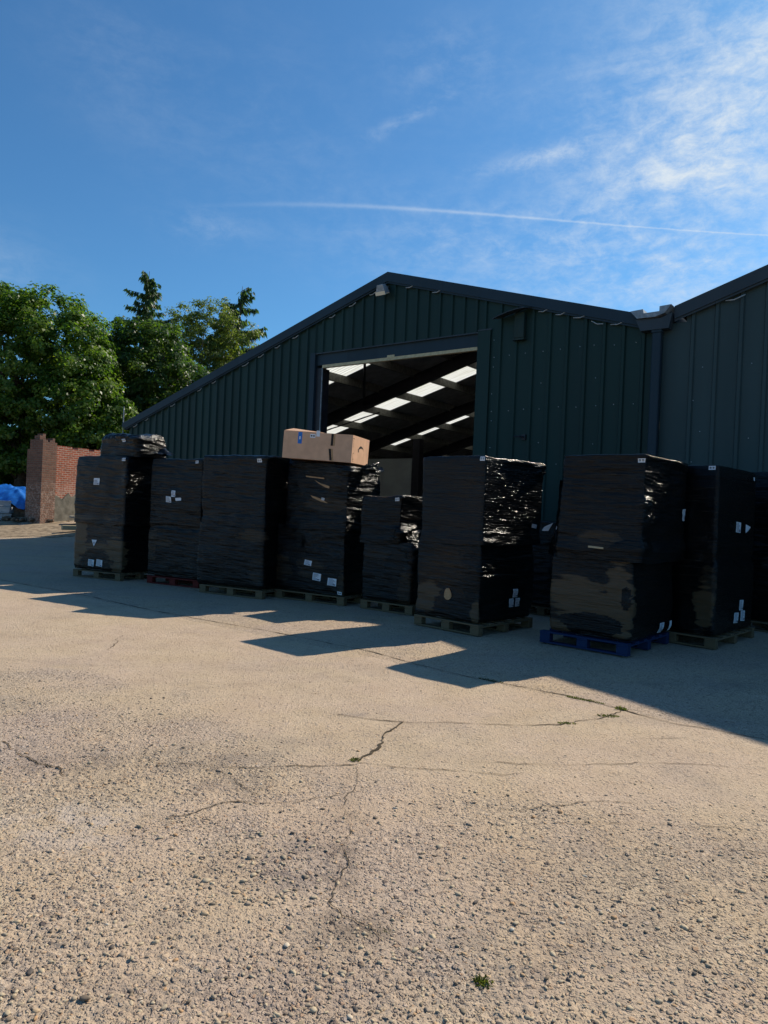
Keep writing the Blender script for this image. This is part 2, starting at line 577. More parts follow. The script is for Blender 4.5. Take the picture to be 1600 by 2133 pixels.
def wood_mat(name, c1, c2):
    mt, t = mat(name)
    P = t.coord('Object')
    g = t.noise(t.mapv(P, scale=(3, 3, 40)), 1.0, 5, 0.65, 1.2)
    c = t.mix(g, c1, c2)
    c = t.mix(t.math('MULTIPLY', t.smooth(t.noise(P, 9, 4), 0.55, 0.8), 0.5), c, tuple(v * 0.45 for v in c1))
    t.out(t.principled(c, 0.8, 0.25, 0.0, t.bump(g, 0.5, 0.004)))
    return mt


def leaf_mat(name, c1, c2, c3):
    mt, t = mat(name)
    rnd = t.attr('tone').outputs['Fac']
    c = t.ramp(rnd, [(0.0, c1), (0.55, c2), (1.0, c3)])
    p = t.n('ShaderNodeBsdfPrincipled')
    t.put(p.inputs['Base Color'], c)
    p.inputs['Roughness'].default_value = 0.4
    p.inputs['Specular IOR Level'].default_value = 0.28
    tr = t.n('ShaderNodeBsdfTranslucent')
    t.put(tr.inputs[0], t.mix(1.0, c, (1.9, 2.15, 0.65), 'MULTIPLY'))
    mx = t.n('ShaderNodeMixShader')
    mx.inputs[0].default_value = 0.5
    t.t.links.new(p.outputs[0], mx.inputs[1])
    t.t.links.new(tr.outputs[0], mx.inputs[2])
    t.out(mx.outputs[0])
    return mt


def brick_mat(name, c1, c2, mortar, scale=1.0, wear=0.3):
    mt, t = mat(name)
    uv = t.n('ShaderNodeUVMap').outputs[0]
    P = t.coord('Object')
    wv = t.n('ShaderNodeMixRGB', blend_type='LINEAR_LIGHT')
    wv.inputs[0].default_value = 0.018
    nz = t.n('ShaderNodeTexNoise')
    nz.inputs['Scale'].default_value = 6
    t.put(nz.inputs['Vector'], uv)
    t.put(wv.inputs[1], uv)
    t.put(wv.inputs[2], nz.outputs['Color'])
    b = t.n('ShaderNodeTexBrick')
    t.put(b.inputs['Vector'], wv.outputs[0])
    b.inputs['Scale'].default_value = 1.0
    b.inputs['Brick Width'].default_value = 0.235
    b.inputs['Row Height'].default_value = 0.082
    b.inputs['Mortar Size'].default_value = 0.011
    b.inputs['Mortar Smooth'].default_value = 0.25
    b.inputs['Color1'].default_value = tuple(c1) + (1,)
    b.inputs['Color2'].default_value = tuple(c2) + (1,)
    b.inputs['Mortar'].default_value = tuple(mortar) + (1,)
    n = t.noise(P, 5, 6, 0.7)
    c = t.mix(t.math('MULTIPLY', t.smooth(n, 0.45, 0.75), wear), b.outputs['Color'], (0.1, 0.075, 0.055))
    pz = t.n('ShaderNodeSeparateXYZ')
    t.put(pz.inputs[0], P)
    pale = t.math('MULTIPLY', t.smooth(t.math('ADD', pz.outputs[2], t.math('MULTIPLY', n, 1.2)), 2.9, 2.3), t.smooth(t.noise(P, 13, 4, 0.75), 0.45, 0.6))
    c = t.mix(t.math('MULTIPLY', pale, wear), c, (0.5, 0.38, 0.31))
    n2 = t.noise(P, 22, 4, 0.7)
    c = t.mix(t.math('MULTIPLY', t.smooth(n2, 0.6, 0.75), wear), c, (0.5, 0.42, 0.35))
    h = t.math('ADD', t.math('MULTIPLY', b.outputs['Fac'], -1.0), t.math('MULTIPLY', n2, 0.7))
    t.out(t.principled(c, 0.92, 0.15, 0.0, t.bump(h, 0.9, 0.02)))
    return mt


M = {}
M['concrete'] = concrete_mat()
M['film'] = film_mat('black_stretch_film', 0.0)
M['film_b'] = film_mat('black_stretch_film_b', 11.3)
M['film_c'] = film_mat('black_stretch_film_c', 27.9)
M['clad'] = clad_mat('green_box_profile_cladding', (0.011, 0.031, 0.0265))
M['clad2'] = clad_mat('glare_paled_box_profile_cladding', (0.04, 0.062, 0.062))  # right gable: part of the lens glare is put into this paler colour
M['trim'] = clad_mat('dark_trim', (0.018, 0.033, 0.046))
M['trim2'] = clad_mat('dark_trim_grey', (0.04, 0.052, 0.062))  # lightened along with clad2, some lens glare included in the grey
M['roof_in'] = flat_mat('roof_sheet_inside', (0.34, 0.34, 0.36), 0.6, 0.3, 0, 3, 0.2)
M['steel'] = flat_mat('dark_painted_steel', (0.02, 0.018, 0.024), 0.5, 0.4, 0, 4, 0.3)
M['purlin'] = flat_mat('galvanised_purlin', (0.16, 0.155, 0.13), 0.55, 0.4, 0.0, 9, 0.35)
M['floor'] = flat_mat('warehouse_floor', (0.2, 0.195, 0.18), 0.8, 0.2, 0, 2, 0.2)
M['inwall'] = flat_mat('inner_wall', (0.1, 0.1, 0.1), 0.85, 0.15, 0, 2, 0.2)
M['panel'] = flat_mat('grey_partition', (0.34, 0.34, 0.32), 0.8, 0.2, 0, 2, 0.1)
M['tan'] = flat_mat('tan_shutter_rail', (0.5, 0.41, 0.24), 0.55, 0.3, 0, 12, 0.15)
M['galv'] = flat_mat('galvanised', (0.24, 0.26, 0.28), 0.5, 0.4, 0.2, 10, 0.25)
M['screw'] = flat_mat('screw_head', (0.42, 0.44, 0.45), 0.4, 0.5, 0.2)
M['filler'] = flat_mat('grey_filler_strip', (0.36, 0.37, 0.37), 0.7, 0.3, 0, 20, 0.2)
M['lampbody'] = flat_mat('floodlight_body', (0.05, 0.045, 0.04), 0.5, 0.4)
M['lampglass'] = flat_mat('floodlight_lens', (0.75, 0.66, 0.5), 0.35, 0.5)
M['paper'] = flat_mat('white_paper', (0.72, 0.73, 0.76), 0.75, 0.2, 0, 30, 0.05)
M['ink'] = flat_mat('grey_print', (0.16, 0.17, 0.22), 0.8, 0.2)
M['inkblack'] = flat_mat('black_print', (0.025, 0.022, 0.02), 0.8, 0.2)
M['bluetag'] = flat_mat('blue_sticker', (0.02, 0.16, 0.52), 0.5, 0.3)
M['card'] = flat_mat('cardboard', (0.62, 0.37, 0.235), 0.85, 0.15, 0, 6, 0.08)
M['cardtorn'] = flat_mat('cardboard_in_tear', (0.42, 0.25, 0.13), 0.85, 0.15, 0, 25, 0.15)
M['wood'] = wood_mat('pallet_pine', (0.2, 0.135, 0.075), (0.11, 0.075, 0.042))
M['timber'] = wood_mat('weathered_timber', (0.5, 0.4, 0.25), (0.36, 0.28, 0.17))
M['bluewood'] = wood_mat('blue_painted_pallet', (0.006, 0.028, 0.105), (0.014, 0.026, 0.06))
M['redwood'] = wood_mat('red_painted_pallet', (0.16, 0.018, 0.013), (0.1, 0.012, 0.01))
M['brick'] = brick_mat('brown_brick', (0.24, 0.115, 0.075), (0.15, 0.075, 0.055), (0.2, 0.155, 0.12), wear=0.5)
M['brickred'] = brick_mat('red_brick', (0.42, 0.11, 0.055), (0.3, 0.085, 0.05), (0.5, 0.4, 0.31), wear=0.6)
M['render'] = flat_mat('grey_cement_render', (0.17, 0.155, 0.125), 0.9, 0.15, 0, 4, 0.3, 0.02)
M['tarp'] = flat_mat('blue_tarpaulin', (0.015, 0.14, 0.5), 0.35, 0.5, 0, 8, 0.2)
M['rubble'] = flat_mat('rubble', (0.16, 0.12, 0.085), 0.9, 0.15, 0, 6, 0.4, 0.03)
M['crate'] = flat_mat('grey_plastic', (0.36, 0.37, 0.38), 0.55, 0.4, 0, 5, 0.2)
M['slab'] = flat_mat('concrete_slab', (0.36, 0.33, 0.27), 0.9, 0.2, 0, 7, 0.2, 0.01)
M['bark'] = flat_mat('bark', (0.07, 0.055, 0.04), 0.95, 0.1, 0, 8, 0.4, 0.03)
M['soil'] = flat_mat('bare_soil', (0.27, 0.205, 0.14), 0.95, 0.1, 0, 5, 0.35, 0.04)
M['crack'] = flat_mat('dirt_in_crack', (0.07, 0.055, 0.038), 0.95, 0.1, 0, 18, 0.4)
M['pebble'], _t = mat('flint_pebbles')
_rp = _t.ramp(_t.attr('tone').outputs['Fac'], [(0.0, (0.07, 0.062, 0.06)), (0.12, (0.2, 0.15, 0.1)), (0.3, (0.4, 0.32, 0.22)), (0.55, (0.5, 0.39, 0.25)), (0.68, (0.26, 0.2, 0.15)), (0.82, (0.54, 0.43, 0.28)), (0.95, (0.44, 0.26, 0.13)), (1.0, (0.64, 0.57, 0.45))])
_t.out(_t.principled(_rp, 0.75, 0.3))
M['grass'] = leaf_mat('weed_blades', (0.035, 0.045, 0.016), (0.055, 0.07, 0.024), (0.13, 0.125, 0.055))
M['maple'] = leaf_mat('maple_leaves', (0.036, 0.08, 0.014), (0.078, 0.135, 0.022), (0.18, 0.225, 0.045))
M['maple2'] = leaf_mat('maple_leaves_dark', (0.026, 0.056, 0.016), (0.052, 0.095, 0.02), (0.125, 0.165, 0.042))
M['birch'] = leaf_mat('birch_leaves', (0.06, 0.085, 0.025), (0.105, 0.135, 0.038), (0.2, 0.21, 0.07))
M['cypress'] = leaf_mat('cypress_sprays', (0.024, 0.05, 0.028), (0.04, 0.075, 0.04), (0.08, 0.12, 0.055))
mt, t = mat('translucent_rooflight')
P = t.coord('Object')
dirt = t.noise(t.mapv(P, scale=(0.25, 9, 1)), 2.0, 5, 0.65)
cc = t.mix(t.smooth(dirt, 0.4, 0.8), (0.86, 0.85, 0.77), (0.62, 0.59, 0.47))
tr = t.n('ShaderNodeBsdfTranslucent')
t.put(tr.inputs[0], cc)
df = t.n('ShaderNodeBsdfDiffuse')
t.put(df.inputs[0], cc)
mx = t.n('ShaderNodeMixShader')
mx.inputs[0].default_value = 0.8
t.t.links.new(df.outputs[0], mx.inputs[1])
t.t.links.new(tr.outputs[0], mx.inputs[2])
t.out(mx.outputs[0])
M['rooflight'] = mt

# ------------------------------------------------------------------ frame of the warehouse wall
WA = R(53)
DW = 14.5
EN = np.array([math.cos(WA), math.sin(WA)])
ES = np.array([math.sin(WA), -math.cos(WA)])
WROT = -(math.pi / 2 - WA)            # local x = along wall to the right, local y = into the building


def wxy(s, n):
    return DW * EN + s * ES + n * EN


# ------------------------------------------------------------------ ground
def gz(x, y):
    s = x * ES[0] + y * ES[1]
    m_ = sstep(-s, 21.9, 23.2)
    q = np.interp(y, [21.3, 24.0, 26.5, 30, 60], [0, 0.13, 0.5, 0.8, 1.6])
    return m_ * q


xs = np.concatenate([-np.geomspace(400, 2.6, 130), np.linspace(-2.55, 2.55, 560), np.geomspace(2.6, 400, 130)])
ys = np.concatenate([np.linspace(-60, 1.0, 20), np.linspace(1.3, 1.95, 6), np.linspace(2.0, 4.6, 430), np.geomspace(4.606, 40, 360), np.geomspace(41, 900, 40)])
XX, YY = np.meshgrid(xs, ys)
ZZ = gz(XX, YY)
und = (fbm(XX * 0.5 + 50, YY * 0.5 + 50, 3) - 0.5) * 0.05 + (fbm(XX * 3 + 50, YY * 3 + 50, 9) - 0.5) * 0.012
nearw = sstep(YY, 12, 7) * (YY > 1.2)
ZZ = ZZ + und * nearw


def stones(x, y, cell, seed, dens, hmul):
    """height of half-buried stones on a jittered grid"""
    T = np.random.RandomState(seed).rand(5, 256, 256)
    ix, iy = np.floor(x / cell).astype(int), np.floor(y / cell).astype(int)
    out = np.zeros_like(x)
    for a in (-1, 0, 1):
        for b in (-1, 0, 1):
            jx, jy = (ix + a) % 256, (iy + b) % 256
            cx_ = (ix + a + T[0, jx, jy]) * cell
            cy_ = (iy + b + T[1, jx, jy]) * cell
            rad_ = cell * (0.3 + 0.35 * T[2, jx, jy]) * (T[3, jx, jy] < dens)
            an = T[4, jx, jy] * 6.283
            u_ = (x - cx_) * np.cos(an) + (y - cy_) * np.sin(an)
            v_ = ((y - cy_) * np.cos(an) - (x - cx_) * np.sin(an)) * 1.35
            q_ = 1 - (u_ * u_ + v_ * v_) / np.maximum(rad_, 1e-6) ** 2
            out = np.maximum(out, np.sqrt(np.clip(q_, 0, 1)) * rad_ * hmul)
    return out


nm_ = (YY > 1.9) & (YY < 5.6) & (np.abs(XX) < 2.6)
xn, yn = XX[nm_], YY[nm_]
bnd = 4.3 - 0.25 * xn + 1.2 * sstep(-xn, 0.4, 1.9) + (fbm(xn * 1.3 + 5, yn * 1.3, 33) - 0.5) * 2
hst = np.maximum(stones(xn, yn, 0.029, 5, 0.4, 0.5), stones(xn, yn, 0.019, 6, 0.8, 0.5)) + 0.003 * vn(xn * 70, yn * 70, 22)
ZZ[nm_] += 0.75 * hst * sstep(yn - bnd, 0.5, -0.7) * (0.5 + 0.8 * sstep(fbm(xn * 1.7, yn * 1.7, 35), 0.35, 0.65))
ZZ = ZZ - 0.015 * nearw


def gnd(x, y):
    x, y = np.asarray(x, float), np.asarray(y, float)
    i_ = np.clip(np.searchsorted(xs, x) - 1, 0, len(xs) - 2)
    j_ = np.clip(np.searchsorted(ys, y) - 1, 0, len(ys) - 2)
    fx, fy = (x - xs[i_]) / (xs[i_ + 1] - xs[i_]), (y - ys[j_]) / (ys[j_ + 1] - ys[j_])
    return (ZZ[j_, i_] * (1 - fx) + ZZ[j_, i_ + 1] * fx) * (1 - fy) + (ZZ[j_ + 1, i_] * (1 - fx) + ZZ[j_ + 1, i_ + 1] * fx) * fy


kind(link_mesh('ground', np.stack([XX, YY, ZZ], -1).reshape(-1, 3), grid_faces(len(xs), len(ys)), M['concrete'], smooth=True), 'structure')

# rough bare ground beyond the concrete, towards the ruined wall
us = np.linspace(-9, 8, 120)
vs_ = np.linspace(0, 1, 90)
U, Vv = np.meshgrid(us, vs_)
ye = 22.6 + 0.36 * (U + 4) + (fbm(U * 0.9 + 20, U * 0 + 3, 5) - 0.5) * 1.4
GX = -12.2 + U * 0.92
GY = ye + Vv ** 1.3 * 34
GXr = np.minimum(GX, -9.2 + (GY - 25) * 0.6 / 0.8 - 0.15 - 0 * GX)
GZ = gz(GXr, GY) + 0.012 + (fbm(GXr * 1.5, GY * 1.5, 31) - 0.4) * 0.09 * sstep(Vv, 0, 0.06)
kind(link_mesh('rough_ground', np.stack([GXr, GY, GZ], -1).reshape(-1, 3), grid_faces(len(us), len(vs_)), M['soil'], smooth=True), 'structure')

# cracks and the slab joint: ragged dirt-filled strips
cracks = MB()
rng = np.random.RandomState(4)


def crack(pts, w0, w1=None, jag=0.02):
    w1 = w0 if w1 is None else w1
    P = np.array(pts, float)
    seg = np.hypot(*np.diff(P, axis=0).T)
    L = np.concatenate([[0], np.cumsum(seg)])
    n = max(8, int(L[-1] / 0.014))
    tt = np.linspace(0, L[-1], n)
    cx, cy = np.interp(tt, L, P[:, 0]), np.interp(tt, L, P[:, 1])
    k = rng.rand() * 100
    d = np.stack([np.gradient(cx), np.gradient(cy)], -1)
    d /= np.linalg.norm(d, axis=1)[:, None] + 1e-9
    nr = np.stack([-d[:, 1], d[:, 0]], -1)
    off = (fbm(tt * 4 + k, tt * 0 + k, 41) - 0.5) * jag * 4 + (vn(tt * 22 + k, tt * 0, 43) - 0.5) * jag
    ww = 0.74 * np.linspace(w0, w1, n) * (0.3 + 1.2 * vn(tt * 9 + k, tt * 0 + 5, 44) ** 1.5)
    ww[0] = ww[-1] = 0.0005
    A = np.stack([cx, cy], -1) + nr * (off + ww / 2)[:, None]
    B = np.stack([cx, cy], -1) + nr * (off - ww / 2)[:, None]
    za = gnd(A[:, 0], A[:, 1]) + 0.005
    zb = gnd(B[:, 0], B[:, 1]) + 0.005
    V = [(a[0], a[1], z) for a, z in zip(A, za)] + [(b[0], b[1], z) for b, z in zip(B, zb)]
    cracks.add(V, [[n + i, n + i + 1, i + 1, i] for i in range(n - 1)])


crack([(-9.5, 14.8), (-6.99, 13.01), (-4.79, 11.47), (-3.29, 10.23), (-2.5, 9.73), (-1.4, 9.0), (-0.14, 7.99), (0.83, 7.01), (1.79, 6.35), (2.09, 5.97), (2.37, 5.65), (2.68, 5.51), (3.4, 5.1)], 0.022, 0.02, 0.008)
crack([(0.2, 5.4), (0.07, 5.04), (-0.03, 4.72), (-0.12, 4.51)], 0.03, 0.024, 0.03)
crack([(-0.3, 5.5), (0.2, 5.4), (0.8, 5.42), (1.44, 5.48), (1.91, 5.78), (2.09, 5.97)], 0.014, 0.014)
crack([(-0.11, 4.49), (-0.53, 4.39), (-0.87, 4.32), (-1.41, 4.37)], 0.011, 0.008)
crack([(-0.11, 4.49), (0.22, 4.46), (0.46, 4.43), (0.78, 4.39), (0.94, 4.44)], 0.008, 0.007)
crack([(0.6, 4.6), (0.94, 4.59), (1.32, 4.61), (1.76, 4.71), (2.17, 4.7), (2.61, 4.68)], 0.008, 0.006)
crack([(-1.03, 3.59), (-0.92, 3.65), (-0.79, 3.82), (-0.43, 3.86), (-0.1, 4.06)], 0.014, 0.006)
crack([(-0.11, 4.44), (-0.14, 3.67), (-0.1, 3.18), (-0.15, 2.9), (-0.01, 2.77), (0.1, 2.66)], 0.004, 0.007, 0.03)
crack([(-2.43, 4.6), (-2.12, 4.35), (-1.94, 4.22), (-1.76, 4.09)], 0.018, 0.01, 0.03)
crack([(0.69, 3.85), (0.94, 3.9), (1.21, 4.0), (1.49, 4.04)], 0.008, 0.005)
crack([(0.95, 3.72), (1.24, 3.74), (1.59, 3.74), (1.99, 3.72)], 0.006, 0.005)
crack([(1.79, 3.48), (2.1, 3.45)], 0.008, 0.005)
crack([(-2.84, 7.53), (-2.94, 7.92), (-2.97, 8.37)], 0.016, 0.008, 0.04)
crack([(1.89, 5.17), (2.35, 5.27)], 0.006, 0.005)
crack([(-0.95, 4.3), (-0.75, 4.05), (-0.6, 3.9)], 0.006, 0.004)
kind(cracks.build('crack', M['crack']), 'structure')

# loose pebbles and exposed flints on the near, coarse part of the yard
rs = np.random.RandomState(12)
ico_v = []
gr = (1 + 5 ** 0.5) / 2
for a in (-1, 1):
    for b in (-gr, gr):
        ico_v += [(0, a, b), (a, b, 0), (b, 0, a)]
ico_v = np.array(ico_v, float)
ico_v /= np.linalg.norm(ico_v[0])
# faces of the icosahedron by nearest triples
ico_f = []
for i in range(12):
    for j in range(i + 1, 12):
        for k in range(j + 1, 12):
            a, b, c = ico_v[i], ico_v[j], ico_v[k]
            if max(np.linalg.norm(a - b), np.linalg.norm(b - c), np.linalg.norm(a - c)) < 1.1:
                n_ = np.cross(b - a, c - a)
                ico_f.append((i, j, k) if np.dot(n_, a) > 0 else (i, k, j))
ico_f = np.array(ico_f)
# one subdivision
ev, ef, mids = list(ico_v), [], {}


def midp(i, j):
    key = (min(i, j), max(i, j))
    if key not in mids:
        v = ev[i] + ev[j]
        ev.append(v / np.linalg.norm(v))
        mids[key] = len(ev) - 1
    return mids[key]


for (i, j, k) in ico_f:
    a, b, c = midp(i, j), midp(j, k), midp(k, i)
    ef += [(i, a, c), (j, b, a), (k, c, b), (a, b, c)]
ev, ef = np.array(ev), np.array(ef)
NP_ = 12000
py = 2.0 + 4.6 * rs.rand(NP_) ** 1.7
px = (rs.rand(NP_) * 2 - 1) * (0.62 * py + 0.2)
bound = 4.3 - 0.25 * px + 1.2 * sstep(-px, 0.4, 1.9)
keep = (py < bound + (rs.rand(NP_) - 0.5) * 1.2) | (rs.rand(NP_) < 0.04)
cluster = np.exp(-(((px + 0.4) / 0.28) ** 2 + ((py - 3.2) / 0.3) ** 2)) + 0.8 * np.exp(-(((px - 0.7) / 0.6) ** 2 + ((py - 2.5) / 0.3) ** 2))
keep &= rs.rand(NP_) < (0.45 + 0.5 * fbm(px * 2, py * 2, 77) + cluster)
px, py = px[keep], py[keep]
n = len(px)
sz = 0.0026 + 0.0045 * rs.rand(n) ** 2.2 + 0.005 * (rs.rand(n) < 0.05)
cl_ = np.exp(-(((px + 0.4) / 0.28) ** 2 + ((py - 3.2) / 0.3) ** 2))
sz = sz * (1 + 0.8 * cl_ * rs.rand(n))
ang = rs.rand(n) * 6.283
ca, sa = np.cos(ang), np.sin(ang)
jit = 1 + (rs.rand(n, len(ev)) - 0.5) * 0.5
loc = ev[None] * jit[..., None] * np.stack([sz * (1.0 + 0.8 * rs.rand(n)), sz * (0.8 + 0.3 * rs.rand(n)), sz * (0.4 + 0.35 * rs.rand(n))], -1)[:, None, :]
vx = px[:, None] + loc[..., 0] * ca[:, None] - loc[..., 1] * sa[:, None]
vy = py[:, None] + loc[..., 0] * sa[:, None] + loc[..., 1] * ca[:, None]
vz = (gnd(px, py) + sz * 0.22)[:, None] + loc[..., 2]
pv = np.stack([vx, vy, vz], -1).reshape(-1, 3)
pf = (ef[None] + (np.arange(n) * len(ev))[:, None, None]).reshape(-1, 3)
kind(link_mesh('loose_pebbles', pv, pf, M['pebble'], smooth=True, attrs={'tone': ('FACE', np.repeat(rs.rand(n), len(ef)))}), 'stuff')
o = bpy.data.objects['loose_pebbles']
tag(o, 'small flint pebbles scattered over the coarse near concrete of the yard', 'pebbles')


# ------------------------------------------------------------------ warehouse
def profile_s(s0, s1, pitch, ribw=0.055, slope=0.022, depth=0.045, phase=0.0):
    """box-profile stations (s, n): ribs stand out towards the yard (negative n)"""
    pts = [(s0, 0.0)]
    s = s0 + phase
    while s < s1 - 0.001:
        for ds, nn in ((0, 0), (slope, -depth), (slope + ribw, -depth), (2 * slope + ribw, 0)):
            if s0 < s + ds < s1:
                pts.append((s + ds, nn))
        s += pitch
    pts.append((s1, 0.0))
    return pts


def clad_sheet(name, segs, m_, parent):
    V, F = [], []
    for pts, zb, zt in segs:
        b = len(V)
        for (s, n_) in pts:
            V.append((s, n_, zb(s) if callable(zb) else zb))
            V.append((s, n_, zt(s) if callable(zt) else zt))
        for i in range(len(pts) - 1):
            F.append([b + 2 * i, b + 2 * i + 2, b + 2 * i + 3, b + 2 * i + 1])
    return link_mesh(name, V, F, m_, parent)


AP_S, AP_Z = -11.05, 7.58
SL = 0.2975
EV_L, VAL = -22.3, -4.6
roofz = lambda s: AP_Z - SL * abs(s - AP_S)
D_L, D_R, D_T = -13.5, -8.37, 5.82

wh = thing('warehouse', 'dark green gabled warehouse with wide open roller door behind the wrapped pallets', 'warehouse', (*(DW * EN), 0), WROT)
clad_sheet('wall_cladding', [
    (profile_s(EV_L, D_L, 0.345, phase=0.12), -0.2, lambda s: roofz(s) - 0.05),
    (profile_s(D_L, D_R, 0.345, phase=0.18), D_T, lambda s: roofz(s) - 0.05),
    (profile_s(D_R, VAL + 0.42, 0.405, phase=0.12), -0.2, lambda s: max(roofz(s), 5.45) - 0.05)], M['clad'], wh)


def verge(mb, s0, z0, s1, z1, n0, n1, drop, thick=0.05):
    """sloping verge flashing between two ridge points, front face and top return"""
    mb.add([(s0, n0, z0 - drop), (s1, n0, z1 - drop), (s1, n0, z1), (s0, n0, z0)], [[0, 1, 2, 3]])
    mb.add([(s0, n0, z0), (s1, n0, z1), (s1, n1, z1 + 0.02), (s0, n1, z0 + 0.02)], [[0, 1, 2, 3]])
    mb.add([(s0, n0, z0 - drop), (s1, n0, z1 - drop), (s1, n0 + 0.075, z1 - drop), (s0, n0 + 0.075, z0 - drop)], [[3, 2, 1, 0]])
    # small step line along the lower edge
    mb.add([(s0, n0 + 0.03, z0 - drop - 0.045), (s1, n0 + 0.03, z1 - drop - 0.045), (s1, n0 + 0.03, z1 - drop + 0.001), (s0, n0 + 0.03, z0 - drop + 0.001)], [[0, 1, 2, 3]])


mb = MB()
verge(mb, EV_L - 0.12, roofz(EV_L - 0.12) + 0.08, AP_S, AP_Z + 0.08, -0.12, 0.5, 0.24)
verge(mb, AP_S, AP_Z + 0.08, VAL, roofz(VAL) + 0.08, -0.12, 0.5, 0.24)
mb.box(EV_L - 0.14, EV_L - 0.118, -0.12, 0.4, roofz(EV_L) - 0.24, roofz(EV_L) + 0.06)
mb.build('verge_flashing', M['trim'], wh)
# eaves gutter end and thin pipe at the left corner
mb = MB()
mb.prism([(EV_L - 0.32, roofz(EV_L) - 0.12), (EV_L - 0.12, roofz(EV_L) - 0.14), (EV_L - 0.12, roofz(EV_L) + 0.02), (EV_L - 0.3, roofz(EV_L) + 0.04)], 'y', -0.1, 24)
mb.build('gutter', M['trim'], wh)
mb = MB()
mb.tube([(EV_L - 0.3, -0.06, roofz(EV_L) - 1.6), (EV_L - 0.3, -0.06, roofz(EV_L) + 0.6)], 0.018)
mb.build('vent_pipe', M['galv'], wh)

# roof: left slope broken by three translucent strips, right slope whole
strips = [(3.0, 4.15), (7.68, 8.83), (12.4, 13.5), (17.1, 18.2)]
LEN = 25.0
mb = MB()
edges = [-0.05]
for a, b in strips:
    edges += [a, b]
edges.append(LEN)
sp0, sp1 = -20.95, -11.6
for i in range(0, len(edges), 2):
    mb.add([(EV_L - 0.1, edges[i], roofz(EV_L - 0.1)), (AP_S, edges[i], AP_Z), (AP_S, edges[i + 1], AP_Z), (EV_L - 0.1, edges[i + 1], roofz(EV_L - 0.1))], [[0, 1, 2, 3]])
for a, b in strips:
    for q0, q1 in ((EV_L - 0.1, sp0), (sp1, AP_S)):
        mb.add([(q0, a, roofz(q0)), (q1, a, roofz(q1)), (q1, b, roofz(q1)), (q0, b, roofz(q0))], [[0, 1, 2, 3]])
mb.add([(AP_S, -0.05, AP_Z), (VAL, -0.05, roofz(VAL)), (VAL, LEN, roofz(VAL)), (AP_S, LEN, AP_Z)], [[0, 1, 2, 3]])
mb.build('roof', M['roof_in'], wh)
for a, b in strips:
    # corrugated sheet: ribs run up the slope
    k = 34
    nn = np.linspace(a - 0.08, b + 0.08, k * 2 + 1)
    hh = np.where((np.arange(k * 2 + 1) % 8) < 2, 0.03, 0.0)
    hh[:6] = 0.0
    hh[-6:] = 0.0
    V = []
    for s in (sp0, sp1):
        V += [(s, q, roofz(s) + 0.003 + h) for q, h in zip(nn, hh)]
    link_mesh('rooflight_sheet', V, grid_faces(len(nn), 2), M['rooflight'], wh)
for s in [AP_S - 0.22 - 1.545 * i for i in range(8)]:
    z = roofz(s) - 0.02
    mb = MB()
    mb.box(s - 0.012, s + 0.0, 0.1, LEN, z - 0.26, z)
    mb.box(s - 0.09, s, 0.1, LEN, z - 0.272, z - 0.26)
    mb.build('purlin', M['purlin'], wh)
for s in [AP_S + 0.22 + 1.5 * i for i in range(5)]:
    z = roofz(s) - 0.02
    MB().box(s, s + 0.06, 0.1, LEN, z - 0.2, z).build('purlin', M['purlin'], wh)
for nR in (0.35, 6.05, 11.0, 15.9, 21.0):
    mb = MB()
    for s0, s1 in ((EV_L + 0.1, AP_S), (VAL - 0.1, AP_S)):
        z0, z1 = roofz(s0) - 0.235, roofz(s1) - 0.235
        for dn0, dn1, h0, h1 in ((-0.09, 0.09, 0.0, -0.02), (-0.01, 0.01, -0.02, -0.42), (-0.09, 0.09, -0.42, -0.44)):
            V = [(s, nR + dn, z + h) for s, z in ((s0, z0), (s1, z1)) for dn in (dn0, dn1) for h in (h0, h1)]
            mb.add(V, [[0, 1, 3, 2], [4, 6, 7, 5], [0, 4, 5, 1], [2, 3, 7, 6], [0, 2, 6, 4], [1, 5, 7, 3]])
    mb.build('rafter', M['steel'], wh)
    for s in (EV_L + 0.25, VAL - 0.3):
        mb = MB()
        mb.box(s - 0.12, s + 0.12, nR - 0.09, nR - 0.075, 0, roofz(s) - 0.3)
        mb.box(s - 0.12, s + 0.12, nR + 0.075, nR + 0.09, 0, roofz(s) - 0.3)
        mb.box(s - 0.01, s + 0.01, nR - 0.075, nR + 0.075, 0, roofz(s) - 0.3)
        mb.build('column', M['steel'], wh)
mb = MB()
mb.tube([(-14.45, 3.3, roofz(-14.45) - 0.15), (-16.6, 6.0, roofz(-16.6) - 0.45)], 0.045)
mb.tube([(-19.5, 6.2, roofz(-19.5) - 0.7), (-16.0, 6.2, roofz(-16) - 0.95)], 0.025)
mb.build('brace', M['steel'], wh)
MB().box(EV_L, VAL, 0.0, LEN, 0.0, 0.02).build('floor', M['floor'], wh)
mb = MB()
mb.add([(EV_L, 0.02, 0), (EV_L, LEN, 0), (EV_L, LEN, roofz(EV_L)), (EV_L, 0.02, roofz(EV_L))], [[0, 1, 2, 3]])
mb.add([(EV_L, LEN, 0), (VAL, LEN, 0), (VAL, LEN, roofz(VAL)), (AP_S, LEN, AP_Z), (EV_L, LEN, roofz(EV_L))], [[0, 1, 2, 3, 4]])
mb.add([(VAL + 0.02, 0.02, 0), (VAL + 0.02, LEN, 0), (VAL + 0.02, LEN, roofz(VAL)), (VAL + 0.02, 0.02, roofz(VAL))], [[3, 2, 1, 0]])
mb.build('inner_wall', M['inwall'], wh)
mb = MB()
mb.box(-19.6, -17.25, 10.2, 10.3, 0.02, 3.8)
mb.box(-16.6, -14.2, 10.2, 10.3, 0.02, 3.55)
mb.build('partition', M['panel'], wh)
MB().box(-17.1, -16.75, 10.0, 10.3, 0.02, 4.6).build('column', M['steel'], wh)
